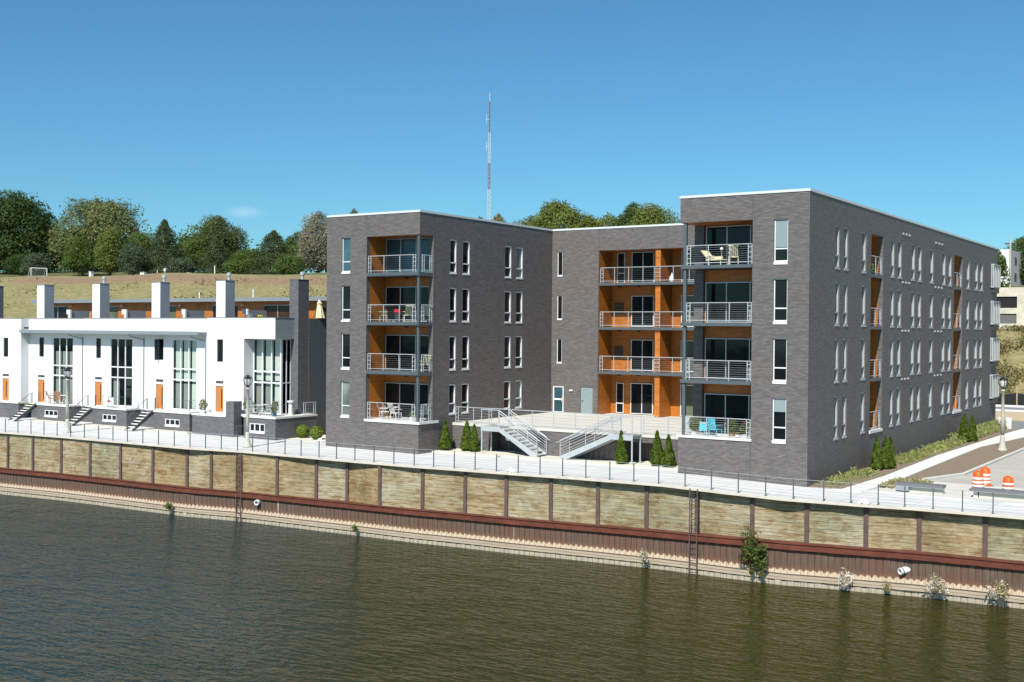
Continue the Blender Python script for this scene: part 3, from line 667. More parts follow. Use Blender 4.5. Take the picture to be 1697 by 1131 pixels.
def steel_stair(xa, xb, xc, y0, y1, zt, zb):
    """landing xa..xb at zt, flight from xb down to xc at zb"""
    s = MB(); sg = 1 if xc > xb else -1
    for y in (y0, y1 - .06):
        s.box(xa, xb, y, y + .06, zt - .30, zt)
        n = Vector((xb, 0, zt)); m = Vector((xc, 0, zb)); 
        s.quad((xb, y, zt), (xc, y, zb + .16), (xc, y, zb - .05), (xc - sg * .35, y, zb - .05), (xb, y, zt - .30))
        s.quad((xb, y + .06, zt), (xb, y + .06, zt - .30), (xc - sg * .35, y + .06, zb - .05), (xc, y + .06, zb - .05), (xc, y + .06, zb + .16))
        s.quad((xb, y, zt), (xb, y + .06, zt), (xc, y + .06, zb + .16), (xc, y, zb + .16))
        s.quad((xb, y, zt - .3), (xc - sg * .35, y, zb - .05), (xc - sg * .35, y + .06, zb - .05), (xb, y + .06, zt - .3))
        s.quad((xc, y, zb - .05), (xc, y, zb + .16), (xc, y + .06, zb + .16), (xc, y + .06, zb - .05))
    s.box(xa, xb, y0 + .06, y1 - .06, zt - .06, zt - .005)
    s.tube((xa + sg * .06, y0 + .04, -.05), (xa + sg * .06, y0 + .04, zt - .3), .05); s.tube((xa + sg * .06, y1 - .08, -.05), (xa + sg * .06, y1 - .08, zt - .3), .05)
    o = s.build('stair', 'galv', apt)
    t = MB(); N = 9
    for i in range(N):
        x = xb + (xc - xb) * (i + .55) / N; z = zt - (zt - zb) * (i + 1) / (N + .3); t.box(x - .16, x + .16, y0 + .07, y1 - .07, z, z + .05)
    t.build('tread', 'concrete_step', o)
    rl = MB()
    for y in (y0 + .02, y1 - .02):
        for x in (xa + sg * .05, xb - sg * .05): rl.tube((x, y, zt), (x, y, zt + 1.0), .024, n=5)
        rl.tube((xa, y, zt + 1.0), (xb, y, zt + 1.0), .028, n=5)
        for k in (0, .5, 1.):
            x = xb + (xc - xb) * k; z = zt + (zb + .1 - zt) * k; rl.tube((x, y, z), (x, y, z + .98), .024, n=5)
        for hh in (.98, .78, .62, .46, .30, .15): rl.tube((xb, y, zt + hh), (xc, y, zb + .1 + hh), .026 if hh > .9 else .012, n=5)
        rl.tube((xb, y - .07, zt + .86), (xc + sg * .25, y - .07, zb + .92), .022, n=5)
        for i in range(3): rl.tube((xc, y, zb + .3 + i * .25), (xc - sg * .14, y, zb + .3 + i * .25), .018, n=4)
    rl.build('railing', 'galv', o)
steel_stair(-40.4, -39.05, -36.35, 57.95, 59.08, 1.74, .12)
steel_stair(-30.0, -31.35, -34.75, 57.95, 59.08, 1.74, .12)
for x in (-39.55, -38.95):
    o = MB().lathe([(.01, 0), (.13, .04), (.2, .15), (.2, .25), (.13, .36), (.01, .4)], (x, 59.75, .72), 14).build('globe_lamp', 'white_plastic', None, True)
    o2 = MB().tube((x, 59.75, -.1), (x, 59.75, .73), .03).build('post', 'steel', None)
    t = thing('garden_lamp', (x, 59.75, 0), 'white globe lamp on short post in recess under the stair, %s of the two' % ('left' if x < -39.2 else 'right'), 'lamp', 'globe lamps under the terrace stair')
    for k in (o, o2):
        k.parent = t; k.data.transform(Matrix.Translation(-Vector(t.location)))

# ================================================================== THE WHITE TOWNHOUSES
F = 57.35
def townhouse(x0, x1, lab, slab, win, door, glass, blinds, pl, plwin, chim, canopy=True, front=F, flue=True, dstr='right'):
    t = thing('townhouse', ((x0 + x1) / 2, front, 0), lab, 'house', 'white townhouses along the promenade')
    top = 8.22 + (x0 + 85) * .003
    mb = MB(); holes = []
    wz0, wz1 = win[2], win[3]; holes.append((win[0], win[1], wz0, wz1))
    dz = slab + 1.82
    holes.append((door[0], door[1], slab, dz)); holes.append((door[0], door[1], dz + .17, dz + .36))
    gz1 = 6.72; 
    if glass: holes.append((glass[0], glass[1], slab + .02, gz1, .12))
    wallface(mb, 'f', front, x0, x1, slab - .1, top, holes, .12)
    mb.quad((x0, front, top), (x1, front, top), (x1, front + .25, top), (x0, front + .25, top))
    mb.quad((x0, front + .25, 7.4), (x0, front + .25, top), (x1, front + .25, top), (x1, front + .25, 7.4))
    mb.build('wall', 'stucco', t)
    mb = MB(); mb.box(x0, x1, front - .03, front + .28, top, top + .035); mb.build('coping', 'roof_grey', t)
    window(t, 'f', front, win[0], win[1], wz0, wz1, 'glass', fw_=.035, dep=.05, frame='steel')
    mb = MB(); mb.box(door[0] + .02, door[1] - .02, front + .06, front + .11, slab, dz - .02); d = mb.build('door', 'door_wood', t)
    c = door[1] - .2 if dstr == 'right' else (door[0] + door[1]) / 2
    q = MB(); q.box(c - .045, c + .045, front + .045, front + .06, slab + .25, dz - .22); q.build('pane', 'glass_brown', d)
    q = MB(); q.box(door[0] + .1, door[0] + .14, front, front + .06, slab + .85, slab + .98); q.build('handle', 'galv', d)
    window(t, 'f', front, door[0], door[1], dz + .17, dz + .36, 'glass_olive', fw_=.03, dep=.05, frame='steel', name='transom_window')
    if glass:
        a, b = glass; w3 = (b - a) / 3; h1, h2 = slab + 2.22, slab + 3.02
        bl = [(a + w3 * i + .1, a + w3 * (i + 1) - .04, z0, z1, m) for (i, z0, z1, m) in blinds]
        window(t, 'f', front, a, b, slab + .02, gz1, 'glass', mull=(h1, h2), vm=(a + w3, a + 2 * w3), fw_=.075, dep=.03, clear_blind=bl or [(a, a + .01, slab + .1, slab + .2, 'blind_grey')])
    # brick plinth with slab and basement window
    mb = MB(); px0, px1, py = pl
    ph = [] 
    if plwin: ph = [(plwin[0], plwin[1], .42, 1.0)]
    wallface(mb, 'f', py, px0, px1, -.3, slab - .12, ph)
    mb.quad((px1, py, -.3), (px1, front, -.3), (px1, front, slab - .12), (px1, py, slab - .12))
    mb.quad((px0, py, -.3), (px0, py, slab - .12), (px0, front, slab - .12), (px0, front, -.3))
    wallface(mb, 'f', front, x0, x1, -.3, slab - .1)
    mb.build('plinth', 'brick_town', t)
    mb = MB(); mb.box(px0 - .04, px1 + .04, py - .06, front - .002, slab - .12, slab); sl_ = mb.build('slab', 'concrete_step', t)
    if plwin:
        a, b = plwin; w3 = (b - a) / 3
        window(t, 'f', py, a, b, .42, 1.0, 'glass', vm=(a + w3, a + 2 * w3), fw_=.075, dep=.03, sill=.10)
    if canopy:
        mb = MB(); mb.box(x0, x1, front - .85, front - .002, 7.10, 7.26); mb.box(x0, x1, front - .87, front - .85, 7.05, 7.30)
        mb.build('canopy', 'roof_grey', t)
        mb = MB(); mb.tube((x1 - .08, front - .05, slab), (x1 - .08, front - .05, 6.75), .035)
        mb.tube((x1 - .9, front - .75, 7.1), (x1 - .85, front - .7, 6.9), .04); mb.tube((x1 - .85, front - .7, 6.9), (x1 - .08, front - .05, 6.62), .035); mb.build('downpipe', 'roof_grey', t)
    if chim:
        a, b = chim; mb = MB(); mb.box(a, b, 57.62, 58.52, 7.5, 10.94); c_ = mb.build('chimney', 'stucco', t); MB().box(b, b + .006, 57.63, 58.515, 7.5, 10.93).build('side_panel', 'grey_panel', c_)
        mb = MB(); mb.box(a - .03, b + .03, 57.59, 58.55, 10.94, 10.98); mb.build('cap', 'roof_grey', c_)
        if flue: mb = MB(); mb.lathe([(.11, 0), (.11, .3), (.17, .32), (.17, .5), (.1, .55)], (b - .25, 58.2, 10.98), 10); mb.build('flue', 'galv', c_)
    # house number, three small numerals one above another
    mb = MB()
    for k in range(3):
        z = slab + 1.5 - k * .17; x = door[1] + .32 + .02 * (k % 2)
        mb.box(x - .04, x + .04, front - .012, front - .002, z + .1, z + .12); mb.box(x + .02, x + .04, front - .012, front - .002, z, z + .1); 
        if k != 1: mb.box(x - .04, x + .02, front - .012, front - .002, z, z + .02)
    mb.build('house_number', 'steel', t)
    # roof terrace room
    pa, pb = x0 - 7.2, x1 - 7.2
    mb = MB(); mb.box(x0, x1, front + .25, 66, 7.38, 7.5); mb.build('roof_terrace', 'roof_felt', t)
    return t, sl_
def stair_rail(mb, x, y0, z0, y1, z1):
    mb.tube((x, y0, z0 - .1), (x, y0, z0 + .75), .022, n=5); mb.tube((x, y0, z0 + .75), (x, y1, z1 + .8), .022, n=5); mb.tube((x, y1, z1), (x, y1, z1 + .8), .022, n=5)
def front_steps(t, xa, xb, y0, y1, zt):
    mb = MB()
    for x in (xa, xb - .06):
        mb.quad((x, y0, .0), (x, y0, .2), (x, y1, zt + .02), (x, y1, zt - .28)); mb.quad((x + .06, y0, .0), (x + .06, y1, zt - .28), (x + .06, y1, zt + .02), (x + .06, y0, .2))
        mb.quad((x, y0, .2), (x + .06, y0, .2), (x + .06, y1, zt + .02), (x, y1, zt + .02)); mb.quad((x, y0, 0), (x, y1, zt - .28), (x + .06, y1, zt - .28), (x + .06, y0, 0))
    o = mb.build('stair', 'dark_steel', t)
    s = MB(); N = 8
    for i in range(N):
        y = y0 + (y1 - y0) * (i + .6) / N; z = zt * (i + .8) / N; s.box(xa + .06, xb - .06, y - .13, y + .13, z, z + .05)
    s.build('tread', 'concrete_step', o)
    s = MB(); s.box(xa, xb, y1, F - .06, zt - .08, zt); s.build('landing', 'concrete_step', o)
    r = MB(); stair_rail(r, xa + .03, y0 + .15, .2, y1, zt); r.build('railing', 'steel', o)
    for x in (xa + .03, xb - .03):
        for y in (y1 + .1, y1 + .8): MB().tube((x, y, zt), (x, y, zt + .85), .03, n=5).build('rail_post', 'steel', o)
PF = 56.1
tA, sA = townhouse(-93.5, -85.13, 'white townhouse at the far left edge, standing slightly forward of the row', 1.45, (-87.54, -86.88, 5.05, 6.62), (-87.66, -86.76), (-92., -89.4), [(0, 1.6, 6.6, 'blind_grey')], (-92, -84.6, PF), (-91, -89), None, False, 56.65, dstr='mid')
mb = MB(); mb.quad((-85.13, 56.65, 1.3), (-85.13, F, 1.3), (-85.13, F, 8.23), (-85.13, 56.65, 8.23)); mb.build('wall', 'stucco', tA)
tB, sB = townhouse(-85.13, -78.02, 'white townhouse with orange cafe chair outside tall dark grey window, second from left', 1.45, (-83.73, -83.11, 5.12, 6.68), (-83.89, -82.99), (-81.97, -79.33), [(0, 1.5, 5.6, 'blind_grey'), (1, 1.5, 5.6, 'blind_grey'), (2, 1.5, 5.6, 'blind_grey')], (-82.1, -78.35, PF), (-81.19, -79.5), (-84.44, -83.47), flue=False)
tC, sC = townhouse(-78.02, -70.73, 'white townhouse with near black tall window and white sign on its slab', 1.50, (-76.49, -75.9, 5.15, 6.69), (-76.62, -75.76), (-74.78, -72.15), [(0, 1.6, 3.6, 'blind_grey')], (-75.2, -71.25, PF), (-74.04, -72.41), (-77.34, -76.42))
tD, sD = townhouse(-70.73, -64.0, 'white townhouse with pale green blinds and a small window swung open', 1.54, (-69.24, -68.66, 5.16, 6.72), (-69.49, -68.65), (-67.68, -65.06), [(0, 1.6, 3.5, 'blind_grey'), (1, 1.6, 3.5, 'blind_grey'), (2, 1.6, 3.5, 'blind'), (0, 3.6, 6.65, 'blind'), (1, 3.6, 6.65, 'blind'), (2, 3.6, 6.65, 'blind')], (-68.15, -64.35, PF), (-66.98, -65.4), (-70.33, -69.38))
w = MB(); w.quad((-69.24, F, 5.16), (-69.24, F, 6.7), (-69.05, F - .5, 6.7), (-69.05, F - .5, 5.16)); w.quad((-69.21, F, 5.16), (-69.02, F - .5, 5.16), (-69.02, F - .5, 6.7), (-69.21, F, 6.7)); w.build('open_sash', 'steel', tD)
# end house: open glass corner under a boxed parapet, dark brick tower
SE = 1.6
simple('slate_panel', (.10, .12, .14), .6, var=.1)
tE = thing('townhouse', (-60.5, F, 0), 'end townhouse with glazed corner and dark brick chimney tower, white umbrella on its roof', 'house', 'white townhouses along the promenade')
mb = MB(); dz = SE + 1.84
wallface(mb, 'f', F, -64.0, -57.22, SE - .1, 8.30, [(-62.96, -62.34, 5.16, 6.76), (-63.08, -62.28, SE, dz), (-63.08, -62.28, dz + .17, dz + .36), (-60.25, -57.22, SE - .1, 6.84, .92)], .12)
mb.quad((-64.0, F, 8.30), (-57.22, F, 8.30), (-57.22, F + .25, 8.30), (-64.0, F + .25, 8.30))
mb.quad((-57.22, F, 6.84), (-57.22, 59.25, 6.84), (-57.22, 59.25, 8.30), (-57.22, F, 8.30))
mb.quad((-60.25, F + .9, 6.84), (-57.22, F + .9, 6.84), (-57.22, 59.25, 6.84), (-60.25, 59.25, 6.84))
mb.quad((-56.84, 60.25, 8.3), (-56.84, 66, 8.3), (-57.1, 66, 8.3), (-57.1, 60.25, 8.3))
mb.build('wall', 'stucco', tE)
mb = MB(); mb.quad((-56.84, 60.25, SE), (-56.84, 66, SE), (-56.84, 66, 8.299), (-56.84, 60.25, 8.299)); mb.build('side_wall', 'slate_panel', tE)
mb = MB(); mb.quad((-56.83, 60.25, -.3), (-56.83, 66, -.3), (-56.83, 66, SE), (-56.83, 60.25, SE)); wallface(mb, 'f', F, -64.0, -59.0, -.3, SE - .1); mb.build('wall', 'brick_town', tE)
mb = MB(); mb.box(-64.0, -57.19, F - .03, F + .28, 8.30, 8.335); mb.box(-57.45, -57.19, F + .28, 59.2, 8.30, 8.335); mb.build('coping', 'roof_grey', tE)
window(tE, 'f', F, -62.96, -62.34, 5.16, 6.76, 'glass', fw_=.035, dep=.05, frame='steel')
window(tE, 'f', F, -63.08, -62.28, dz + .17, dz + .36, 'glass_olive', fw_=.03, dep=.05, frame='steel', name='transom_window')
mb = MB(); mb.box(-63.06, -62.3, F + .06, F + .11, SE, dz - .02); d = mb.build('door', 'door_wood', tE)
q = MB(); q.box(-62.55, -62.46, F + .045, F + .06, SE + .25, dz - .22); q.build('pane', 'glass_brown', d)
mb = MB()
for k in range(3):
    z = SE + 1.5 - k * .17; x = -61.95 + .02 * (k % 2)
    mb.box(x - .04, x + .04, F - .012, F - .002, z + .1, z + .12); mb.box(x + .02, x + .04, F - .012, F - .002, z, z + .1)
mb.build('house_number', 'steel', tE)
a, b = -60.25, -57.55; w3 = (b - a) / 3; bl = []
for i in range(3):
    bl.append((a + w3 * i + .12, a + w3 * (i + 1) - .05, 3.9, 6.8, 'blind')); bl.append((a + w3 * i + .12, a + w3 * (i + 1) - .05, SE + .05, 3.75, 'blind' if i == 2 else 'blind_grey'))
window(tE, 'f', F + .92, a, b, SE, 6.84, 'glass', mull=(SE + 2.18, SE + 2.95), vm=(a + w3, a + 2 * w3), fw_=.085, dep=-.02, clear_blind=bl)
MB().box(-57.22, -57.214, F + .01, 59.24, 6.86, 8.29).build('side_panel', 'grey_panel', tE)
mb = MB(); mb.box(-57.62, -57.5, F + .88, F + 1.0, SE, 6.84); mb.build('corner_post', 'alu', tE)
window(tE, 's', -57.5, F + 1.0, 59.2, SE, 6.84, 'glass_sky_tint', mull=(SE + 2.18,), vm=(F + 1.42,), fw_=.06, dep=.02)
mb = MB(); mb.box(-57.70, -56.85, 59.2, 60.25, -.3, 10.98); c_ = mb.build('chimney_tower', 'brick_town', tE)
mb = MB(); mb.box(-57.72, -56.83, 59.18, 60.27, 10.98, 11.02); mb.build('cap', 'steel', c_)
mb = MB(); mb.lathe([(.11, 0), (.11, .3), (.17, .32), (.17, .5), (.1, .55)], (-57.15, 59.9, 11.02), 10); mb.build('flue', 'galv', c_)
mb = MB(); mb.box(-63.36, -62.43, 57.62, 58.52, 7.5, 10.96); c_ = mb.build('chimney', 'stucco', tE); MB().box(-62.43, -62.424, 57.63, 58.515, 7.5, 10.95).build('side_panel', 'grey_panel', c_)
mb = MB(); mb.box(-63.39, -62.40, 57.59, 58.55, 10.96, 11.0); mb.build('cap', 'roof_grey', c_)
mb = MB(); mb.lathe([(.11, 0), (.11, .3), (.17, .32), (.17, .5), (.1, .55)], (-62.7, 58.2, 11.0), 10); mb.build('flue', 'galv', c_)
mb = MB(); mb.box(-64.0, -56.86, F + 2.91, 66, 7.38, 7.5); mb.box(-64.0, -57.5, F + .25, F + 2.909, 7.38, 7.5); mb.build('roof_terrace', 'roof_felt', tE)
# plinth, brick box with raised pier, basement window
mb = MB(); wallface(mb, 'f', PF + .05, -58.95, -55.95, -.3, SE - .12, [(-58.42, -56.95, .42, 1.12)])
mb.quad((-55.95, PF + .05, -.3), (-55.95, 60.1, -.3), (-55.95, 60.1, SE - .12), (-55.95, PF + .05, SE - .12))
mb.quad((-58.95, PF + .05, -.3), (-58.95, PF + .05, SE - .12), (-58.95, F, SE - .12), (-58.95, F, -.3))
mb.build('plinth', 'brick_town', tE)
mb = MB(); mb.box(-59.0, -55.9, PF - .01, F + .9, SE - .12, SE); mb.box(-57.5, -55.9, F + .9, 60.2, SE - .12, SE); mb.box(-64, -59.0, PF + .6, F - .002, SE - .12, SE); slE = mb.build('slab', 'concrete_step', tE)
window(tE, 'f', PF + .05, -58.42, -56.95, .42, 1.12, 'glass', vm=(-57.93, -57.44), fw_=.08, dep=.03, sill=.10)
mb = MB(); mb.box(-63.95, -60.56, PF - .1, F - .2, -.3, 1.40); mb.box(-60.56, -59.78, PF - .1, F - .6, -.3, 2.50); mb.build('planter_wall', 'brick_town', tE)
mb = MB(); mb.box(-64.0, -60.57, PF - .14, F - .02, 1.40, 1.49); mb.build('slab', 'concrete_step', tE)
railing(slE, [(-56.0, 58.9), (-56.0, 60.1)], SE, .85, 1.2, wires=4); railing(slE, [(-58.9, PF + .1), (-56.0, PF + .1), (-56.0, 58.0)], SE, .8, 1.5, wires=3, ends=False, mat='steel', r=.014, top=.014)
railing(tE, [(-59.7, PF + .1), (-58.95, PF + .1)], .05, .8, 1.4, wires=3, ends=False, mat='steel', r=.018, top=.018)
for (t, s_, a, b, z) in ((tB, sB, -81.95, -78.45, 1.45), (tC, sC, -74.9, -71.35, 1.5), (tD, sD, -67.9, -64.45, 1.54)):
    railing(s_, [((a + b) / 2 - .3, PF + .05), (b, PF + .05), (b, F - .2)], z, .85, 1.7, wires=4, ends=False, mat='steel', r=.016, top=.014)
front_steps(tB, -83.05, -82.2, 54.15, 56.15, 1.45); front_steps(tC, -76.1, -75.2, 54.3, 56.25, 1.5); front_steps(tD, -69.25, -68.4, 54.4, 56.3, 1.54)
# roof-top rooms behind the parapets
for (t, a, b, gl) in ((tB, -91.4, -84.6, 'glass'), (tC, -84.6, -77.4, 'glass_olive'), (tD, -77.4, -70.3, 'glass_olive'), (tE, -70.3, -57.0, 'glass_brown')):
    mb = MB(); mb.box(a - (.9 if t is tB else 0), b, 62.4, 68, 9.62, 9.9); mb.build('roof', 'roof_grey', t)
    gw = (a + .5, a + 3.4)
    hs = [(gw[0], gw[1], 7.6, 9.35)] + ([(-64.2, -61.2, 7.6, 9.35), (-58.5, -57.6, 7.6, 9.2)] if t is tE else [])
    mb = MB(); wallface(mb, 'f', 63.05, a, b - .01, 7.4, 9.62, hs)
    if t is tB: mb.quad((a, 63.05, 7.4), (a, 63.05, 9.62), (a, 68, 9.62), (a, 68, 7.4))
    mb.build('wood_cladding', 'wood', t)
    for h_ in hs: window(t, 'f', 63.05, h_[0], h_[1], h_[2], h_[3], gl, vm=((h_[0] + h_[1]) / 2,) if h_[1] - h_[0] > 1 else (), dep=.04, name='sliding_door', frame='galv')
    mb = MB(); mb.lathe([(.12, 0), (.16, .04), (.16, .08)], (gw[1] + .7, 62.85, 9.3), 8); mb.build('wall_lamp', 'galv', t)
for (t, x) in ((tC, -83.4), (tD, -76.3), (tE, -69.4), (tE, -62.7)):
    mb = MB(); mb.box(x - .12, x + .12, 59.9, 60.05, 7.5, 8.98); mb.box(x - .42, x - .12, 59.9, 60.05, 8.6, 8.98); p_ = mb.build('terrace_screen', 'stucco', t)
    mb = MB(); mb.box(x - .04, x + .04, 60.05, 61.9, 7.5, 8.9); mb.build('panel', 'roof_grey', p_)
mb = MB(); mb.tube((-65.2, 63, 9.9), (-65.2, 63, 10.55), .05); mb.build('roof_pipe', 'white_plastic', tE)
mb = MB(); mb.tube((-71.2, 63, 9.9), (-71.2, 63, 10.4), .05); mb.build('roof_pipe', 'white_plastic', tD)
for z in (3.2, 6.7):
    q = MB(); q.box(-56.84, -56.76, 62.6, 64.3, z, z + .42); q.build('window', 'slate_blue', tE)
# neighbouring row's tower at the frame edge
tt = thing('townhouse_tower', (-91.4, 57.8, 0), 'dark brick chimney tower rising at the left edge of the row', 'tower')
MB().box(-92.2, -90.72, 57.62, 58.7, 7.0, 10.95).build('tower', 'brick_town', tt); MB().box(-92.23, -90.69, 57.59, 58.73, 10.95, 10.99).build('cap', 'steel', tt)
# low pale retaining wall behind the houses
tag(MB().box(-330, -118, 111, 111.6, 3, 8.6).build('retaining_wall', 'conc_wall'), 'low pale concrete retaining wall at foot of the grass hill', 'wall')

# ================================================================== QUAY, PROMENADE, RIVER
EDGE = [(-112, 46.0, .12), (-90, 47.6, .12), (-75.13, 48.39, .12), (-69.11, 49.04, .1), (-62.96, 49.28, .08), (-57.15, 49.45, .06), (-52.96, 50.2, .05), (-48.37, 50.43, .03), (-44.16, 50.66, 0), (-40.04, 50.82, 0), (-37.49, 51.12, 0), (-33.96, 51.41, 0), (-30.32, 51.86, 0), (-27.13, 52.19, -.02), (-25.4, 52.35, -.03), (-23.67, 52.35, -.08), (-22.19, 52.35, -.12), (-19.22, 52.45, -.2), (-17.06, 53.0, -.25), (-15.88, 53.15, -.26), (-13.6, 53.7, -.28), (-8.96, 54.06, -.3), (0, 54.9, -.3), (14, 56.2, -.3)]
ex, ey, ez = (np.array(c, float) for c in zip(*EDGE))
eY = lambda x: float(np.interp(x, ex, ey)); eZ = lambda x: float(np.interp(x, ex, ez))
mb = MB(); xs = sorted(set(list(ex) + list(np.arange(-112, 14, 2.0)) + [-19.58, -19.5]))
for a, b in zip(xs, xs[1:]):
    ya_, yb_ = eY(a), eY(b); za, zb = eZ(a), eZ(b); back = 60.2 if b <= -19.57 else 57.6
    ka, kb = (back if b <= -19.57 else 57.6), (back if b <= -19.57 else 57.6)
    mb.quad((a, ya_, za), (b, yb_, zb), (b, kb, zb), (a, ka, za), mat=0)
    mb.quad((a, ya_, za - .13), (b, yb_, zb - .13), (b, yb_, zb), (a, ya_, za), mat=1)
    mb.quad((a, ya_, za - .13), (a, ya_ + .8, za - .13), (b, yb_ + .8, zb - .13), (b, yb_, zb - .13), mat=1)
mb.quad((14, 57.6, -.3), (-19.5, 57.6, -.2), (-19.5, 57.6, -.6), (14, 57.6, -.6))
struct(mb.build('promenade', ['deck', 'fascia']))

qw = thing('quay_wall', (-40, 51.5, -2.4), 'weathered timber and rusty steel sheet pile wall along the river bank', 'wall')
TP = [-96, -92.8, -89.6, -86.5, -83.4, -80.4, -77.4, -74.51, -72.01, -69.25, -66.29, -63.34, -60.3, -57.33, -55.36, -53.08, -50.16, -47.28, -45.06, -42.41, -39.56, -36.86, -34.3, -31.7, -29.06, -26.42, -23.71, -20.85, -18.27, -15.64, -13.38, -10.59, -8.0, -5.4, -2.8, -.2, 3, 6, 9]
rnd = random.Random(3)
OFF = lambda x: float(np.interp(x, [-96, -66, -60.3, -57.3, -53.1, -50.2, -47.3, -45.1, -42.4, -39.6, -31.7, -26.4, -20, 9], [.20, .18, .26, .42, .14, .22, .40, .50, .16, .30, .34, .42, .45, .45]))
zt = lambda x: float(np.interp(x, [-96, -53, -30, -23.7, -20.8, 9], [-2.39, -2.47, -2.40, -2.35, -2.28, -2.33]))
for i, (a, b) in enumerate(zip(TP, TP[1:])):
    mb = MB(); n = 11; z0 = (zt(a) + zt(b)) / 2 - .02; zb_ = min(eZ(a), eZ(b)) - .135
    o1 = oA = OFF(a); oB = OFF(b)
    for k in range(n):
        h = (zb_ - z0) / n; dy = rnd.uniform(-.012, .012); za = z0 + k * h
        A = (a + .06, eY(a) + oA + dy); B = (b - .06, eY(b) + oB + dy)
        mb.quad((*A, za + .008), (*B, za + .008), (*B, za + h - .008), (*A, za + h - .008))
        mb.quad((*A, za + h - .008), (*B, za + h - .008), (B[0], B[1] + .05, za + h + .004), (A[0], A[1] + .05, za + h + .004))
        mb.quad((A[0], A[1] + .05, za - .004), (B[0], B[1] + .05, za - .004), (*B, za + .008), (*A, za + .008))
    mb.quad((a, eY(a) + oA + .05, z0), (b, eY(b) + oB + .05, z0), (b, eY(b) + oB + .05, zb_), (a, eY(a) + oA + .05, zb_))
    mb.build('timber_panel', 'timber', qw)
for i, x in enumerate(TP):
    y = eY(x) + OFF(x) - .08; zt_ = eZ(x) - .135; z0 = zt(x) - .02
    mb = MB(); mb.box(x - .11, x + .11, y, y + .02, z0, zt_); mb.box(x - .012, x + .012, y + .02, y + .3, z0, zt_); mb.build('post', 'post', qw)
mb = MB(); g = list(np.arange(-97, 10, 1.5))
def beam(mb, g, off0, off1, ztf, zbf):
    for a, b in zip(g, g[1:]):
        A, B = eY(a), eY(b)
        mb.quad((a, A + off0, zbf(a)), (b, B + off0, zbf(b)), (b, B + off0, ztf(b)), (a, A + off0, ztf(a)))
        mb.quad((a, A + off0, ztf(a)), (b, B + off0, ztf(b)), (b, B + off1, ztf(b)), (a, A + off1, ztf(a)))
        mb.quad((a, A + off1, zbf(a)), (b, B + off1, zbf(b)), (b, B + off0, zbf(b)), (a, A + off0, zbf(a)))
beam(mb, g, .02, .5, lambda x: zt(x) - .02, lambda x: zt(x) - .34)
beam(mb, g, -.03, .02, lambda x: zt(x) - .02, lambda x: zt(x) - .06); beam(mb, g, -.03, .02, lambda x: zt(x) - .30, lambda x: zt(x) - .34)
mb.build('waler', 'rust', qw)
mb = MB(); pts = []; x = -97.; 
while x < 10:
    pts += [(x, .12), (x + .27, .12), (x + .28, .16), (x + .30, .16), (x + .31, .125), (x + .57, .125), (x + .58, .17), (x + .60, .17)]; x += .60
for (a, oa), (b, ob) in zip(pts, pts[1:]):
    A, B = eY(a) + oa, eY(b) + ob
    mb.quad((a, A, -6), (b, B, -6), (b, B, -2.6), (a, A, -2.6))
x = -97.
while x < 9:      # flat dark patches drawn for the shade in pockets under waler and fender beam
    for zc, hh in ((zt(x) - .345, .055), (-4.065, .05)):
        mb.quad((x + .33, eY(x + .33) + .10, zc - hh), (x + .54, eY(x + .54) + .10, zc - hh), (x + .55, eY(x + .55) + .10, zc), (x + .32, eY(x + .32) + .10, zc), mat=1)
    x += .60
mb.build('sheet_piling', ['piles', 'dark_void'], qw)
mb = MB(); beam(mb, g, .045, .118, lambda x: -3.80, lambda x: -3.93); beam(mb, g, .07, .118, lambda x: -3.93, lambda x: -3.95); beam(mb, g, .05, .118, lambda x: -3.95, lambda x: -4.06); mb.build('fender_beam', 'beam', qw)
mb = MB(); beam(mb, g, .03, .119, lambda x: -3.765, lambda x: -3.795); mb.build('fender_shadow_line', 'post', qw)  # dark strip added to draw the shadow line along the beam top

mb = MB(); mb.quad((-600, -600, -4.33), (600, -600, -4.33), (600, 60, -4.33), (-600, 60, -4.33)); struct(mb.build('river_water', 'water'))

# railing along the promenade edge
FP = [-83.6, -82.3, -81, -79.7, -78.5, -77.2, -76, -74.75, -73.48, -72.18, -70.9, -69.63, -68.27, -66.87, -65.44, -64.03, -62.63, -61.15, -59.68, -58.23, -56.86, -55.68, -54.5, -53.3, -52.1, -50.85, -49.5, -48.25, -46.88, -45.58, -44.23, -42.84, -41.43, -40.02, -38.77, -37.47, -36.15, -34.82, -33.51, -32.24, -30.95, -29.64, -28.31, -27.0, -25.67, -24.24, -22.84, -21.46, -20.1, -18.79, -17.45, -16.24, -15.06, -13.94, -12.73, -11.49, -10.23, -8.9, -7.6, -6.3, -5., -3.7]
pr_ = thing('promenade_railing', (-40, 51, 0), 'thin dark steel post and cable railing along the promenade edge above the river', 'railing')
for x in FP:
    y = eY(x) + .12; z = eZ(x); mb = MB(); mb.box(x - .022, x + .022, y - .022, y + .022, z, z + .93); mb.box(x - .06, x + .06, y - .05, y + .05, z, z + .015); mb.build('post', 'steel', pr_)
mb = MB()
for a, b in zip(FP, FP[1:]):
    for hh, r in ((.92, .012), (.75, .005), (.58, .005), (.41, .005), (.24, .005), (.10, .008)):
        mb.tube((a, eY(a) + .12, eZ(a) + hh), (b, eY(b) + .12, eZ(b) + hh), r, n=4, caps=False)
mb.build('cable', 'galv', pr_)

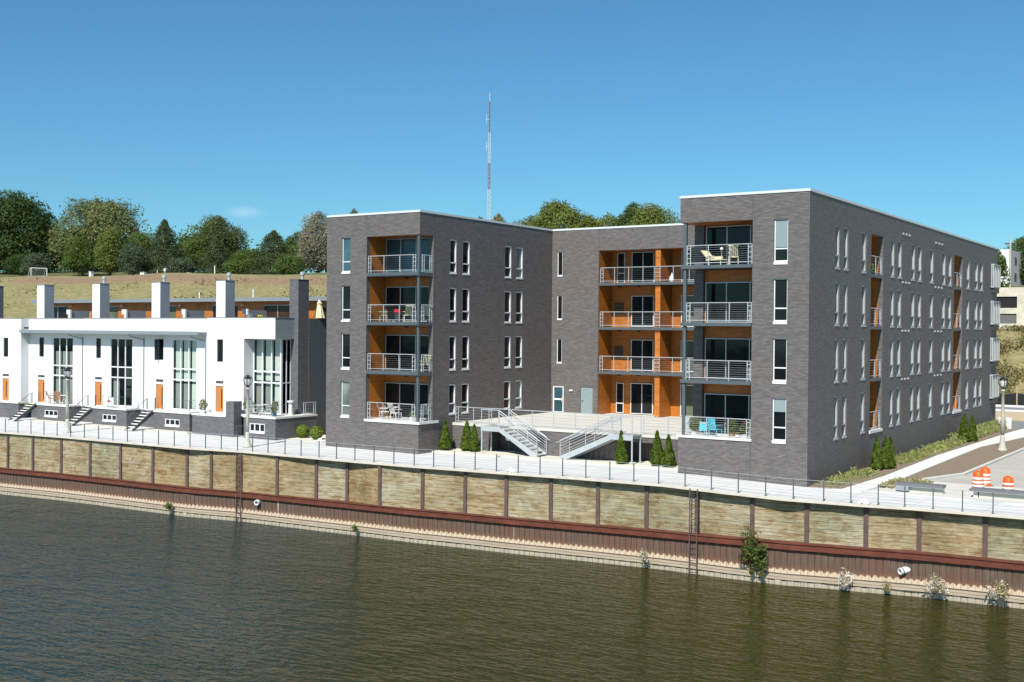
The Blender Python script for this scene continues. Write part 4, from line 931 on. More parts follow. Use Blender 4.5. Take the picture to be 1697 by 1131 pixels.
# ladders
for x, lab in ((-53.08, 'rusty steel ladder on the quay wall below the street lamp beside the end townhouse'), (-23.71, 'rusty steel ladder on the quay wall left of the overhanging bush')):
    y = eY(x) - .05; t = thing('ladder', (x, y, -4.4), lab, 'ladder', 'ladders down to the river')
    mb = MB()
    for s_ in (-.2, .2): mb.box(x + s_ - .025, x + s_ + .025, y, y + .06, -4.6, -.12)
    mb.build('rail', 'post', t)
    for k in range(15): MB().tube((x - .2, y + .03, -4.4 + k * .29), (x + .2, y + .03, -4.4 + k * .29), .014, n=5).build('rung', 'post', t)
    pass
# outfall pipes
for (x, z, dv, lab) in ((-51.63, -2.98, (.12, -.38, -.03), 'white pipe mouth jutting from the rusty piles near the left ladder'), (-13.75, -3.13, (-.26, -.34, -.07), 'white outfall pipe with dark green band near the right edge')):
    y = eY(x) + .1; t = thing('outfall_pipe', (x, y, z), lab, 'pipe', 'outfall pipes in the quay wall')
    p = Vector((x, y + .2, z)); q = p + Vector(dv) * 1.25; mb = MB(); n = 16; d = (q - p).normalized(); a_ = d.orthogonal().normalized(); b_ = d.cross(a_)
    ring = lambda c, r: [tuple(c + (a_ * math.cos(2 * math.pi * i / n) + b_ * math.sin(2 * math.pi * i / n)) * r) for i in range(n)]
    rg = [ring(p, .16), ring(q, .16), ring(q, .11), ring(q - d * .4, .11)]
    for A, B in zip(rg, rg[1:]):
        for i in range(n): mb.quad(A[i], A[(i + 1) % n], B[(i + 1) % n], B[i])
    mb.build('pipe', 'white_plastic', t); MB().tube(q - d * .39, q - d * .41, .115, n=16).build('inside', 'black', t)
    if x > -20: MB().tube(p + (q - p) * .72, p + (q - p) * .82, .165, n=16).build('band', 'slate_blue', t)

# ================================================================== TERRAIN
def sm(t): t = max(0., min(1., t)); return t * t * (3 - 2 * t)
def hgt(x, y):
    H = max(18.5, min(22.5, 19.5 + (-170 - x) * .018))
    a = H * max(0., min(1., (y - 96) / 90.)) ** 1.05 + sm((y - 186) / 60) * 3.5
    b = 8.4 * sm((y - 137) / 25) + 8.5 * sm((y - 184) / 36) + 3 * sm((y - 235) / 60)
    w = sm((x + 95) / 50.)
    return -.42 + a * (1 - w) + b * w
def grid(x0, x1, nx, dense_lo, dense_hi):
    return sorted(set(list(np.linspace(x0, dense_lo, nx)) + list(np.arange(dense_lo, dense_hi, 5.)) + list(np.linspace(dense_hi, x1, nx))))
gx = grid(-4000, 4000, 10, -460., 120.); gy = sorted(set([56.6] + list(np.arange(60, 300, 4.)) + list(np.linspace(300, 4500, 14))))
V = []; rnd = random.Random(5)
for y in gy:
    for x in gx:
        z = hgt(x, min(y, 320)); far = y > 100
        if far: z += (math.sin(x * .11 + y * .07) * .25 + math.sin(x * .037 - y * .05) * .4 + rnd.uniform(-.12, .12)) * min(1, max(0, z) / 3)
        V.append((x, y, z))
Fc = []; nx = len(gx)
for j in range(len(gy) - 1):
    for i in range(nx - 1): Fc.append((j * nx + i, j * nx + i + 1, (j + 1) * nx + i + 1, (j + 1) * nx + i))
me = bpy.data.meshes.new('hill_ground'); me.from_pydata(V, [], Fc); me.materials.append(M['hill']); me.polygons.foreach_set('use_smooth', [True] * len(Fc)); me.update()
struct(bpy.data.objects.new('hill_ground', me)); COL.objects.link(bpy.data.objects['hill_ground'])

# gravel beds, small kerbs
def slabobj(name, mat, polys, z0, z1, kind='structure'):
    mb = MB()
    for P in polys:
        mb.quad(*[(x, y, z1) for x, y in P])
        for (a, b) in zip(P, P[1:] + P[:1]): mb.quad((*a, z0), (*b, z0), (*b, z1), (*a, z1))
    o = mb.build(name, mat); o['kind'] = kind; return o
slabobj('gravel_bed', 'gravel', [[(xI, 57.0), (-38.6, 57.0), (-38.6, 60.3), (xI, 60.3)], [(-38.6, 57.5), (-31.9, 57.5), (-31.9, 60.3), (-38.6, 60.3)], [(-31.9, 57.2), (xRL, 57.9), (xRL, 60.3), (-31.9, 60.3)],
    [(-55.95, 57.4), (-52.6, 57.0), (-52.6, 61), (-55.95, 61)]], -.1, .09)
slabobj('kerb_strip', 'gravel', [[(-82.1, 54.9), (-77.3, 55.2), (-77.3, 56.1), (-82.1, 56.1)], [(-75.1, 55.1), (-70.3, 55.3), (-70.3, 56.1), (-75.1, 56.1)], [(-68.1, 55.3), (-63.9, 55.5), (-63.9, 56.1), (-68.1, 56.1)]], 0, .17)
# --- right hand side: planted strip, sidewalk, dirt, kerb, road
slabobj('planting_soil', 'soil', [[(xS + .01, 57.0), (-18.0, 57.4), (-17.75, 64), (-18.0, 77), (-17.5, 100), (xS + .01, 104)]], -.5, -.17)
slabobj('sidewalk', 'walk', [[(-18.4, 57.0), (-16.9, 57.0), (-16.6, 62), (-16.75, 70), (-16.9, 85), (-15.7, 96), (-14.8, 101), (-17.2, 104), (-17.5, 100), (-18.0, 77), (-17.75, 64)]], -.5, -.21)
slabobj('dirt_strip', 'soil', [[(-16.9, 59.5), (-15.75, 60.8), (-15.7, 64.4), (-14.55, 68.2), (-14.35, 87), (-13.2, 97), (-14.8, 101), (-15.7, 96), (-16.9, 85), (-16.75, 70), (-16.6, 62)]], -.5, -.25)
slabobj('kerb', 'concrete', [[(-15.75, 63.9), (-15.5, 64.0), (-14.35, 68.0), (-14.55, 68.2), (-15.75, 64.5)], [(-14.55, 68.2), (-14.35, 68.0), (-14.15, 87), (-14.35, 87)], [(-14.35, 87), (-14.15, 87), (-13., 97), (-13.2, 97)]], -.5, -.20)
slabobj('road', 'road_concrete', [[(-15.7, 63.0), (22, 63.0), (22, 100), (-12.9, 98.5), (-14.15, 87), (-14.35, 68.0), (-15.5, 64)]], -.5, -.33)
slabobj('street', 'asphalt', [[(-60, 104), (-17.2, 104), (-13.0, 98.5), (40, 100), (40, 114), (-60, 114)]], -.5, -.32)
slabobj('soil_bank', 'tan_soil', [[(-60, 114.2), (40, 114.2), (40, 124), (-60, 124)]], -.5, -.12)
slabobj('far_sidewalk', 'walk', [[(-60, 124.1), (40, 124.1), (40, 126.6), (-60, 126.6)]], -.5, -.08)
slabobj('far_street', 'asphalt', [[(-60, 126.7), (40, 126.7), (40, 132), (-60, 132)]], -.5, -.15)
slabobj('far_kerb', 'walk', [[(-60, 132.1), (40, 132.1), (40, 133.0), (-60, 133.0)]], -.5, .02)
slabobj('entry_apron', 'concrete', [[(-16.9, 57.7), (10, 57.7), (10, 63.0), (-15.75, 63.9), (-15.75, 60.8), (-16.9, 59.5)]], -.5, -.285)
fn = thing('silt_fence', (-25, 136, 0), 'long low black silt fence sagging at the foot of the brush slope', 'fence')
mb = MB(); xs_ = [-60, -52, -45, -38, -33, -29.5, -26.2, -23.4, -21, -17, -12, -6, 0, 8]; prev = None
for i, (a, b) in enumerate(zip(xs_, xs_[1:])):
    ta, tb_ = .75 + .45 * (i % 2), .75 + .45 * ((i + 1) % 2)
    for dy in (0, .04): mb.quad((a, 136 + dy, -.4), (b, 136 + dy, -.4), (b, 136 + dy, tb_), (a, 136 + dy, ta))
mb.build('fabric', 'black', fn); mb = MB()
for i, x in enumerate(xs_): mb.box(x - .06, x + .06, 135.9, 136.0, -.4, 1.9)
mb.build('stake', 'beam', fn)
# seat walls with metal caps
for (x0, x1, lab) in ((-15.68, -13.42, 'low concrete seat wall with grey metal cap and box end beside the sidewalk'), (-12.15, -4.0, 'long low concrete seat wall with grey metal cap in front of the barrels')):
    t = thing('seat_wall', ((x0 + x1) / 2, 58.9, -.3), lab, 'bench', 'capped seat walls on the promenade')
    MB().box(x0 + .3, x1 - .05, 58.95, 59.3, -.5, .02).build('wall', 'conc_wall', t)
    mb = MB(); mb.box(x0, x1, 58.75, 59.4, .02, .16); mb.build('cap', 'cap_grey', t)
    if x1 < -13: MB().box(x0, x0 + .62, 58.72, 59.42, -.22, .018).build('box_end', 'grey_panel', t)
    else: MB().box(x0 + .1, x0 + .35, 58.95, 59.3, -.5, .015).build('end', 'concrete', t)
# traffic barrels
def barrel(x, y, z, lab, proto=[]):
    if not proto:
        t = thing('traffic_barrel', (0, 0, 0), '', 'barrel', 'orange traffic barrels at the road end')
        MB().lathe([(.33, 0), (.33, .06), (.29, .08), (.285, .30), (.275, .32), (.27, .50), (.262, .52), (.255, .70), (.245, .72), (.235, .88), (.19, .95), (.05, .96)], n=20).build('drum', 'orange_plastic', t, True)
        for z0, z1, r0_, r1_ in ((.17, .29, .291, .2885), (.355, .475, .2765, .2735), (.55, .67, .264, .2605)): MB().lathe([(r0_, z0), (r1_, z1)], n=20).build('reflective_band', 'white_plastic', t, True)
        MB().box(-.09, .09, -.02, .02, .95, 1.02).build('handle', 'orange_plastic', t)
        MB().lathe([(.42, -.01), (.42, .04), (.34, .06)], n=20).build('base', 'rubber', t); proto.append(t); o = t
    else: o = copy_tree(proto[0])
    o.location = (x, y, z); o['label'] = lab
barrel(-12.39, 61.66, -.285, 'front left orange and white traffic barrel of the touching pair'); barrel(-12.48, 63.88, -.33, 'rear barrel of the pair, half hidden behind the front one'); barrel(-10.71, 60.2, -.285, 'lone orange and white traffic barrel to the right of the pair')

# ================================================================== STREET LAMPS
def lamp(x, y, z, s, lab, proto=[]):
    if not proto:
        t = thing('street_lamp', (0, 0, 0), '', 'street lamp', 'concrete harp street lamps')
        MB().lathe([(.30, 0), (.30, .10), (.22, .22), (.17, .5), (.135, .85), (.12, 1.0)], n=16).build('base', 'lamp_pole', t, True)
        MB().lathe([(.118, 1.0), (.105, 2.2), (.085, 3.72), (.13, 3.74), (.13, 3.80), (.07, 3.84)], n=16).build('pole', 'lamp_pole', t, True)
        la = MB().lathe([(.05, 3.84), (.10, 3.9), (.13, 3.93), (.06, 3.95)], n=12).build('lantern', 'black', t, True)
        MB().lathe([(.09, 3.96), (.16, 4.1), (.20, 4.38), (.20, 4.42)], n=14).build('glass', 'blind', la, True)
        MB().lathe([(.23, 4.42), (.20, 4.48), (.10, 4.55), (.03, 4.62), (.01, 4.74)], n=14).build('cap', 'black', la, True)
        mb = MB(); P = [(.07, 3.95), (.19, 4.03), (.27, 4.2), (.29, 4.36), (.25, 4.5), (.13, 4.6), (.02, 4.63)]
        for k in range(4):
            c, s_ = math.cos(k * math.pi / 2 + .5), math.sin(k * math.pi / 2 + .5)
            for (a, b) in zip(P, P[1:]): mb.tube((a[0] * c, a[0] * s_, a[1]), (b[0] * c, b[0] * s_, b[1]), .022, n=5)
        mb.build('frame', 'black', la); proto.append(t); o = t
    else: o = copy_tree(proto[0])
    o.location = (x, y, z); o.scale = (s, s, s); o['label'] = lab
lamp(-54.08, 51.84, .04, .985, 'street lamp in front of the end townhouse, above the left ladder'); lamp(-70.81, 50.75, .09, .99, 'leftmost street lamp, against the dark tall windows'); lamp(-15.18, 83.1, -.26, 1.08, 'street lamp on the dirt strip by the road at the right')

# ================================================================== PLANTS
def leafmesh(name, pts, nrm, size, mat, parent, seed=0, aspect=1.7, tint=None):
    rg = np.random.default_rng(seed); n = len(pts); pts = np.asarray(pts, float); nrm = np.asarray(nrm, float)
    nrm = nrm / (np.linalg.norm(nrm, axis=1, keepdims=True) + 1e-9)
    a = np.cross(nrm, rg.normal(size=(n, 3))); a /= (np.linalg.norm(a, axis=1, keepdims=True) + 1e-9); b = np.cross(nrm, a)
    sz = size * rg.uniform(.55, 1.35, (n, 1)); A = a * sz * aspect * .5; B = b * sz * .5
    v = np.stack([pts - A, pts - B * .9 + A * .1, pts + A, pts + B * .9 - A * .1], 1).reshape(-1, 3)
    me = bpy.data.meshes.new(name); me.vertices.add(4 * n); me.vertices.foreach_set('co', v.astype(np.float32).ravel())
    me.loops.add(4 * n); me.loops.foreach_set('vertex_index', np.arange(4 * n, dtype=np.int32))
    me.polygons.add(n); me.polygons.foreach_set('loop_start', np.arange(0, 4 * n, 4, dtype=np.int32)); me.polygons.foreach_set('loop_total', np.full(n, 4, np.int32))
    me.update(calc_edges=True)
    t = rg.uniform(0, 1, n) if tint is None else np.clip(tint + rg.normal(0, .16, n), 0, 1)
    at = me.attributes.new('tint', 'FLOAT', 'FACE'); at.data.foreach_set('value', t.astype(np.float32))
    me.materials.append(M[mat]); o = bpy.data.objects.new(name, me); COL.objects.link(o)
    if parent: o.parent = parent
    return o
def tree(x, y, z, H, Wd, kind, lab, seed, group='trees on the hill', cat='tree'):
    rg = np.random.default_rng(seed); t = thing('tree', (x, y, z), lab, cat, group)
    spruce = kind == 'spruce'; nl = int(min(26000, max(3500, 95 * H * Wd))); size = max(.24, .0185 * (H + Wd) / 2)
    P = []; N = []; T = []
    if spruce:
        n = nl; u = rg.uniform(0, 1, n) ** 1.25; an = rg.uniform(0, 2 * math.pi, n); k = rg.integers(5, 9)
        prof = (1 - u) ** .66 * np.clip(u * 9 + .55, 0, 1); tier = .80 + .26 * np.abs(np.sin(u * H * 1.15 + .6 * np.sin(an * 3))) ; lump = 1 + .20 * np.sin(k * an + u * 11 + seed) + .13 * np.sin(2 * an - u * 23 + seed) + rg.normal(0, .12, n)
        r = Wd * .66 * prof * tier * lump * rg.uniform(.35, 1.05, n) ** .5 + .12
        P.append(np.stack([np.cos(an) * r, np.sin(an) * r, .02 * H + u * H - .10 * r + rg.normal(0, .12, n)], 1)); N.append(np.stack([np.cos(an), np.sin(an), np.full(n, .45)], 1) + rg.normal(0, .6, (n, 3))); T.append(.5 + .22 * np.sin(k * an + u * 11 + seed))
    else:
        nc = int(rg.integers(26, 40)); h0 = .02 * H
        for i in range(nc):
            an = rg.uniform(0, 2 * math.pi); zz = rg.uniform(.0, .94); env = math.sin(math.pi * min(1, .22 + .74 * zz) ** .9) ** .5
            rr_ = Wd / 2 * env * rg.uniform(.25, .82); c = np.array([np.cos(an) * rr_, np.sin(an) * rr_, h0 + (H - h0) * (.08 + .80 * zz)])
            s = Wd * rg.uniform(.15, .27); s3 = np.array([s, s, s * rg.uniform(.65, 1.0) * min(1.3, H / Wd + .25)]); m = int(nl / nc)
            d = rg.normal(size=(m, 3)); d /= np.linalg.norm(d, axis=1, keepdims=True); d[:, 2] = np.where(d[:, 2] < -.3, -d[:, 2], d[:, 2])
            rad = rg.uniform(.35, 1.12, (m, 1)) ** .6; jag = 1 + .22 * np.sin(7 * d[:, :1] + i) * np.cos(6 * d[:, 1:2] - i)
            p = c + d * rad * s3 * jag; P.append(p); N.append(d + rg.normal(0, .65, (m, 3)) + [0, 0, .3]); T.append(np.full(m, rg.uniform(.25, .8)))
        m = int(nl * .30); d = rg.normal(size=(m, 3)); d /= np.linalg.norm(d, axis=1, keepdims=True)          # stray twigs at the outline
        env = np.sin(np.pi * np.clip(.12 + .86 * (d[:, 2] * .5 + .5), 0, 1)) ** .4
        p = np.stack([d[:, 0] * Wd * .47 * env, d[:, 1] * Wd * .47 * env, h0 + (H - h0) * (.5 + .47 * d[:, 2])], 1) + rg.normal(0, .03 * Wd, (m, 3)); P.append(p); N.append(rg.normal(size=(m, 3)) + d); T.append(np.full(m, .5))
    P = np.concatenate(P); N = np.concatenate(N); T = np.concatenate(T); P[:, 2] = np.clip(P[:, 2], .1, H * 1.03)
    P += rg.normal(0, .012 * Wd, P.shape)
    leafmesh('crown', P, N, size, 'leaf_' + kind, t, seed, tint=T)
    mb = MB(); r = .028 * H; mb.tube((0, 0, -.5), (0, 0, H * .45), r, r * .55, 8)
    for k in range(5):
        an = rg.uniform(0, 6.28); z0 = H * rg.uniform(.2, .42); mb.tube((0, 0, z0), (math.cos(an) * Wd * .28, math.sin(an) * Wd * .28, z0 + H * .25), r * .4, r * .12, 5)
    mb.tube((0, 0, H * .45), (0, 0, H * .8), r * .55, r * .1, 6)
    o = mb.build('trunk', 'bark'); o.parent = t
    return t
TREES = [(-327.2,215,23.6,24.9,24.1,'dark','tall dense dark green tree at the far left behind the goal'),(-356.9,222,24.4,25.9,19.7,'dark','dark tree cut by the left edge of the photo'),(-325.4,226,24.5,19.6,11.6,'dark','dark narrow tree in the dip right of the leftmost big tree'),
(-304,228,24.3,22.2,27.5,'olive','widest pale olive tree with broad rounded crown left of centre hill'),(-268.9,206,21.8,13.4,8.4,'mid2','olive green upright tree in front of the wide pale tree'),(-265.2,214,22.4,11.2,11.3,'mid','green bushy tree left of the pointed dark conifer'),
(-251.3,210,21.8,14.6,8.6,'spruce','pointed dark conifer above the second white chimney from right'),(-255,203,21.4,8.8,8.8,'bluegreen','low blue green bushy tree at the foot of the pointed conifer'),(-283.8,208,22.3,11,10.5,'mid','mid green tree under the left side of the wide pale tree'),
(-251.2,220,22.7,10.2,12.5,'mid','green spreading tree right of the pointed dark conifer'),(-251.8,230,23.5,15.5,16,'olive2','large rounded olive tree with a conifer in front'),(-233.3,212,21.7,9.3,8.8,'spruce','dark conifer standing before the large rounded olive tree'),
(-235.5,226,22.9,6.2,11,'mid','lowest green tree in the gap of open sky'),(-216.3,216,21.7,10.8,11,'spruce','broad conifer right of the gap of open sky'),(-226.8,236,23.4,11.1,9.5,'mid','green tree between broad conifer and pale grey tree'),(-206.1,222,22.1,15.8,10.6,'grey','pale grey leaved tree beside the roof of the left wing'),
(-197.8,226,22.2,16.6,6.6,'olive','tree top peeping over the left wing roof'),(-238.7,205,21.2,4.9,7.4,'bluegreen','small blue green bush below the large rounded olive tree'),(-220.7,208,21.1,3.9,8,'mid','small bush on the crest left of the broad conifer'),(-199.8,205,20.5,5.3,7.6,'mid','small bush on the crest below the pale grey tree'),
(-175,250,22.7,14.9,7,'dark','small dark tree top left of the radio mast'),(-162.3,240,22.4,14.5,7.8,'yellow','yellow green tree top at the foot of the radio mast'),(-136.7,215,20.2,12.6,11,'mid2','left tree of the bright green clump above the inner corner roof'),
(-126.8,210,19.6,15.4,13.5,'mid2','tallest tree of the bright green clump above the inner corner roof'),(-121.7,214,19.9,12.4,9.5,'mid2','right tree of the bright green clump above the inner corner roof'),(-125.6,230,21.2,13.0,9.5,'mid2','small low tree between the two clumps above the roofs'),
(-103.9,200,18.6,14.2,7.8,'dark2','tall leaning tree at left of the clump beside the right wing'),(-96.7,195,18.4,12.8,12.2,'mid2','round tree touching the right wing roof corner'),(-40.3,240,17.1,9.9,9,'dark2','tree above the white building at the right edge'),
(-33.9,180,8.6,12.6,3.8,'dark2','narrow tree rising behind the concrete building, left of the white building'),(-293.5,200,21.9,6.4,8.4,'bluegreen','low bush between the goal and the dark trees'),(-198.5,240,23.1,12.,9.7,'mid','tree hidden behind the left wing roof'),
(-345,204,22.6,8,10,'dark','low dark bush left of the soccer goal'),(-309,206,22.4,6.5,10,'dark','low dark bush right of the soccer goal')]
for i, (x, y, z, H, Wd, k, lab) in enumerate(TREES):
    tree(x, y, hgt(x, y) - .1, H, Wd, k, lab, 100 + i)
# conical arborvitae in pots of shadow by the walls
def cone_bush(x, y, z, H, Wd, lab, seed, group, pot=False):
    rg = np.random.default_rng(seed); t = thing('conical_shrub', (x, y, z), lab, 'shrub', group); n = 2600
    u = rg.uniform(0, 1, n) ** 1.35; an = rg.uniform(0, 2 * math.pi, n); prof = (1 - u) ** .72 * (np.clip(u * 7 + .45, 0, 1)); lump = 1 + .15 * np.sin(3 * an + 9 * u + seed) + .12 * np.sin(an * 2 - 17 * u + 2 * seed) + rg.normal(0, .07, n)
    r = Wd / 2 * prof * lump * rg.uniform(.62, 1.04, n) ** .5; P = np.stack([np.cos(an) * r, np.sin(an) * r, .08 + u * H + rg.normal(0, .02, n)], 1)
    N = np.stack([np.cos(an), np.sin(an), np.full(n, .35)], 1) + rg.normal(0, .55, (n, 3))
    leafmesh('foliage', P, N, .085, 'leaf_arbor', t, seed, 2.2, tint=.5 + .3 * np.sin(5 * an + 8 * u))
    o = MB().tube((0, 0, -.15), (0, 0, H * .6), .04, .01).build('stem', 'bark'); o.parent = t
G1 = 'conical shrubs by the terrace wall'
for i, (x, y, H, Wd, lab) in enumerate([(-43.05, 57.9, 1.72, .80, 'conical green shrub by the left wing, leftmost by the terrace'), (-41.75, 58.4, 1.72, .85, 'larger conical shrub of the pair left of the stair'), (-41.05, 58.2, 1.55, .64, 'slimmer conical shrub of the pair left of the stair'),
     (-30.75, 58.0, 1.75, .68, 'conical shrub in front of the right stair landing'), (-28.7, 58.4, 1.85, .78, 'left conical shrub of the pair against the right wing'), (-27.9, 58.2, 1.68, .7, 'right conical shrub of the pair against the right wing')]):
    cone_bush(x, y, .08, H, Wd, lab, 40 + i, G1)
G2 = 'conical shrubs along the long brick side'
for i, (x, y, H, Wd, lab) in enumerate([(-18.75, 66.2, 1.75, .72, 'left shrub of the near trio along the long brick side'), (-18.5, 66.95, 1.8, .58, 'middle shrub of the near trio along the long brick side'), (-18.35, 67.5, 1.7, .6, 'right shrub of the near trio along the long brick side'), (-18.5, 87.2, 1.95, .9, 'wider shrub of the far pair along the long brick side'), (-18.15, 88.2, 1.75, .7, 'narrower shrub of the far pair along the long brick side')]):
    cone_bush(x, y, -.2, H, Wd, lab, 60 + i, G2)
for i, (x, y, lab) in enumerate([(-55.55, 58.35, 'left clipped round green shrub in the gravel gap'), (-53.95, 58.0, 'right clipped round green shrub in the gravel gap')]):
    rg = np.random.default_rng(80 + i); t = thing('round_shrub', (x, y, .09), lab, 'shrub', 'clipped round shrubs'); n = 2200
    d = rg.normal(size=(n, 3)); d /= np.linalg.norm(d, axis=1, keepdims=True); leafmesh('foliage', d * rg.uniform(.36, .44, (n, 1)) * [1, 1, 1.02] + [0, 0, .46], d + rg.normal(0, .5, (n, 3)), .06, 'leaf_box', t, 80 + i)
    o = MB().tube((0, 0, -.05), (0, 0, .4), .03).build('stem', 'bark'); o.parent = t
# weeds on the quay wall
def weed(x, z, W_, H, mat, lab, n, seed, off=-.15, name='weed', mat2=None, size=.10, group='weeds growing out of the quay wall'):
    rg = np.random.default_rng(seed); y = eY(x) + off; t = thing(name, (x, y, z), lab, 'plant', group); P = []; N = []; mb = MB()
    for k in range(max(6, n // 45)):
        an = rg.uniform(-1.1, 1.1); L = H * rg.uniform(.45, 1.); e = np.array([math.sin(an) * W_ * .55 * rg.uniform(.4, 1.), -rg.uniform(.0, .3), L * math.cos(an * .7)]); mb.tube((0, .1, 0), tuple(e), .012, .004, 4)
        m = 45; u = rg.uniform(.25, 1, (m, 1)); P.append(e * u + rg.normal(0, .075 * (W_ + H) / 2 + .02, (m, 3)) * [1, .8, 1]); N.append(rg.normal(size=(m, 3)) + [0, -.4, .4])
    P = np.concatenate(P); N = np.concatenate(N); P[:, 1] = np.minimum(P[:, 1], .12)
    h = len(P) // (3 if mat2 else 1)
    if mat2: leafmesh('flower_cluster', P[:h], N[:h], size, mat2, t, seed + 1); leafmesh('leaves', P[h:], N[h:], size, mat, t, seed)
    else: leafmesh('leaves', P, N, size, mat, t, seed)
    o = mb.build('stem', 'bark'); o.parent = t
rg = np.random.default_rng(11); x, z = -20.5, -3.05; y = eY(x) - .22; t = thing('bush', (x, y, z), 'leafy green and reddish bush hanging on the quay wall under a bare twig', 'bush'); P = []; N = []; T = []
for k in range(30):
    c = np.array([rg.uniform(-.62, .62), rg.uniform(-.15, .12), rg.uniform(-.45, .42)]); c[0] *= math.sqrt(max(.1, 1 - (c[2] / .62) ** 2)); m = 42; P.append(c + rg.normal(0, .105, (m, 3))); N.append(rg.normal(size=(m, 3)) + [0, -.5, .3]); T.append(np.full(m, rg.uniform(.1, .9)))
for k in range(5):
    m = 24; u = rg.uniform(0, 1, m); P.append(np.stack([rg.uniform(-.5, .5) + rg.normal(0, .05, m), -.05 + 0 * u, -.35 - .5 * u], 1)); N.append(rg.normal(size=(m, 3))); T.append(np.full(m, .8))
P = np.concatenate(P); N = np.concatenate(N); T = np.concatenate(T); P[:, 1] = np.minimum(P[:, 1], .25); rd = (P[:, 0] < 0) & (P[:, 2] < .05) & (rg.uniform(0, 1, len(P)) < .38)
leafmesh('leaves', P[~rd], N[~rd], .11, 'leaf_bush', t, 12, tint=T[~rd]); leafmesh('reddish_leaves', P[rd], N[rd], .10, 'leaf_redleaf', t, 13)
mb = MB(); mb.tube((0, .3, -.3), (0, 0, .1), .03, .015); mb.tube((0, 0, .1), (.1, 0, .6), .012, .006); o = mb.build('stem', 'bark'); o.parent = t
weed(-20.7, -2.6, 1.0, 1.1, 'leaf_bush', 'thin wispy green sprig rising above the leafy bush', 120, 12, -.1, size=.07)
weed(-16.34, -4.1, .62, .95, 'leaf_dry', 'silvery dried weed clump at the water left of the right pipe', 460, 13, -.3, size=.07)
weed(-12.45, -3.95, 1.15, .80, 'leaf_dry', 'wide silvery dried weed clump right of the right pipe', 520, 14, -.3, mat2='leaf_straw', size=.07)
weed(-9.9, -3.85, 1.1, .75, 'leaf_straw', 'straw coloured dried weed nearest the right edge', 420, 15, -.3, mat2='leaf_dry', size=.07)
weed(-26.2, -4.0, .7, .75, 'leaf_dry', 'small pale dried weed left of the right ladder', 260, 16, -.3, size=.06, mat2='leaf_weed')
weed(-14.55, -4.1, .35, .55, 'leaf_straw', 'tiny straw weed between the silvery clumps', 130, 17, -.25, size=.06)
weed(-58.3, -4.0, .55, .65, 'leaf_weed', 'small bright green weed on the beam below the townhouses', 260, 18, -.2, size=.07)
weed(-43.9, -4.0, .4, .4, 'leaf_weed', 'tiny green sprout on the beam below the left wing', 90, 19, -.2, size=.06)
# grass strip along the long side (nobody could count it)
rg = np.random.default_rng(9); n = 5600; y = 57.3 + (rg.uniform(0, 1, n) ** .9) * 45; xw = rg.uniform(0, 1, n); keep = ((y < 64.5) | (y > 69)) ; dens = rg.uniform(0, 1, n) < np.clip(.35 + .8 * np.sin(y * .35 + 1) ** 2 + (y > 88) * .6, 0, 1); y = y[keep & dens]; xw = xw[keep & dens]
Hh = np.where(y > 86, .75, .30) * rg.uniform(.4, 1.15, len(y)); P = np.stack([xS + .12 + xw * 1.35, y, -.17 + Hh * rg.uniform(.15, 1., len(y))], 1)
N = rg.normal(size=(len(y), 3)) * [1, 1, .25]; o = leafmesh('long_grass', P, N, .07, 'leaf_tall', None, 3, 4.5); o['kind'] = 'stuff'; tag(o, 'unmown green grass growing along the long brick side', 'grass')
n = 1500; P = np.stack([rg.uniform(-16.8, -14.9, n), rg.uniform(59.6, 63.2, n), rg.uniform(-.27, -.12, n)], 1); o = leafmesh('dry_weeds', P, rg.normal(size=(n, 3)), .09, 'leaf_straw', None, 4, 2.6); o['kind'] = 'stuff'; tag(o, 'dry weeds on the dirt beside the seat wall', 'weeds')
n = 14000; yh = 110 + 70 * rg.uniform(0, 1, n); xh = rg.uniform(-300, -110, n); cl = (np.sin(xh * .21 + yh * .13) + np.sin(xh * .07 - yh * .31 + 1) + rg.normal(0, .5, n)) > .75; xh, yh = xh[cl], yh[cl]
P = np.stack([xh, yh, [hgt(a, b) + c for a, b, c in zip(xh, yh, rg.uniform(.0, .7, len(xh)))]], 1); o = leafmesh('hill_tufts', P, rg.normal(size=P.shape) + [0, -.5, .2], .30, 'leaf_brush', None, 6, 2.0); o['kind'] = 'stuff'; tag(o, 'scattered olive grass tufts on the dry hill behind the townhouses', 'grass')
n = 42000; yy_ = 138 + 26 * rg.uniform(0, 1, n) ** .8; xx_ = rg.uniform(-40, -12, n); cl = (np.sin(xx_ * .9 + yy_ * .35) + np.sin(xx_ * .33 - yy_ * .8 + 2) + rg.normal(0, .5, n)) > .1; xx_, yy_ = xx_[cl], yy_[cl]
P = np.stack([xx_, yy_, [hgt(a, b) + c for a, b, c in zip(xx_, yy_, rg.uniform(.0, .75, len(xx_)))]], 1); o = leafmesh('hillside_brush', P, rg.normal(size=P.shape) + [0, -.5, .4], .22, 'leaf_brush', None, 5, 1.8); o['kind'] = 'stuff'; tag(o, 'dry olive brush covering the slope below the concrete building', 'brush')

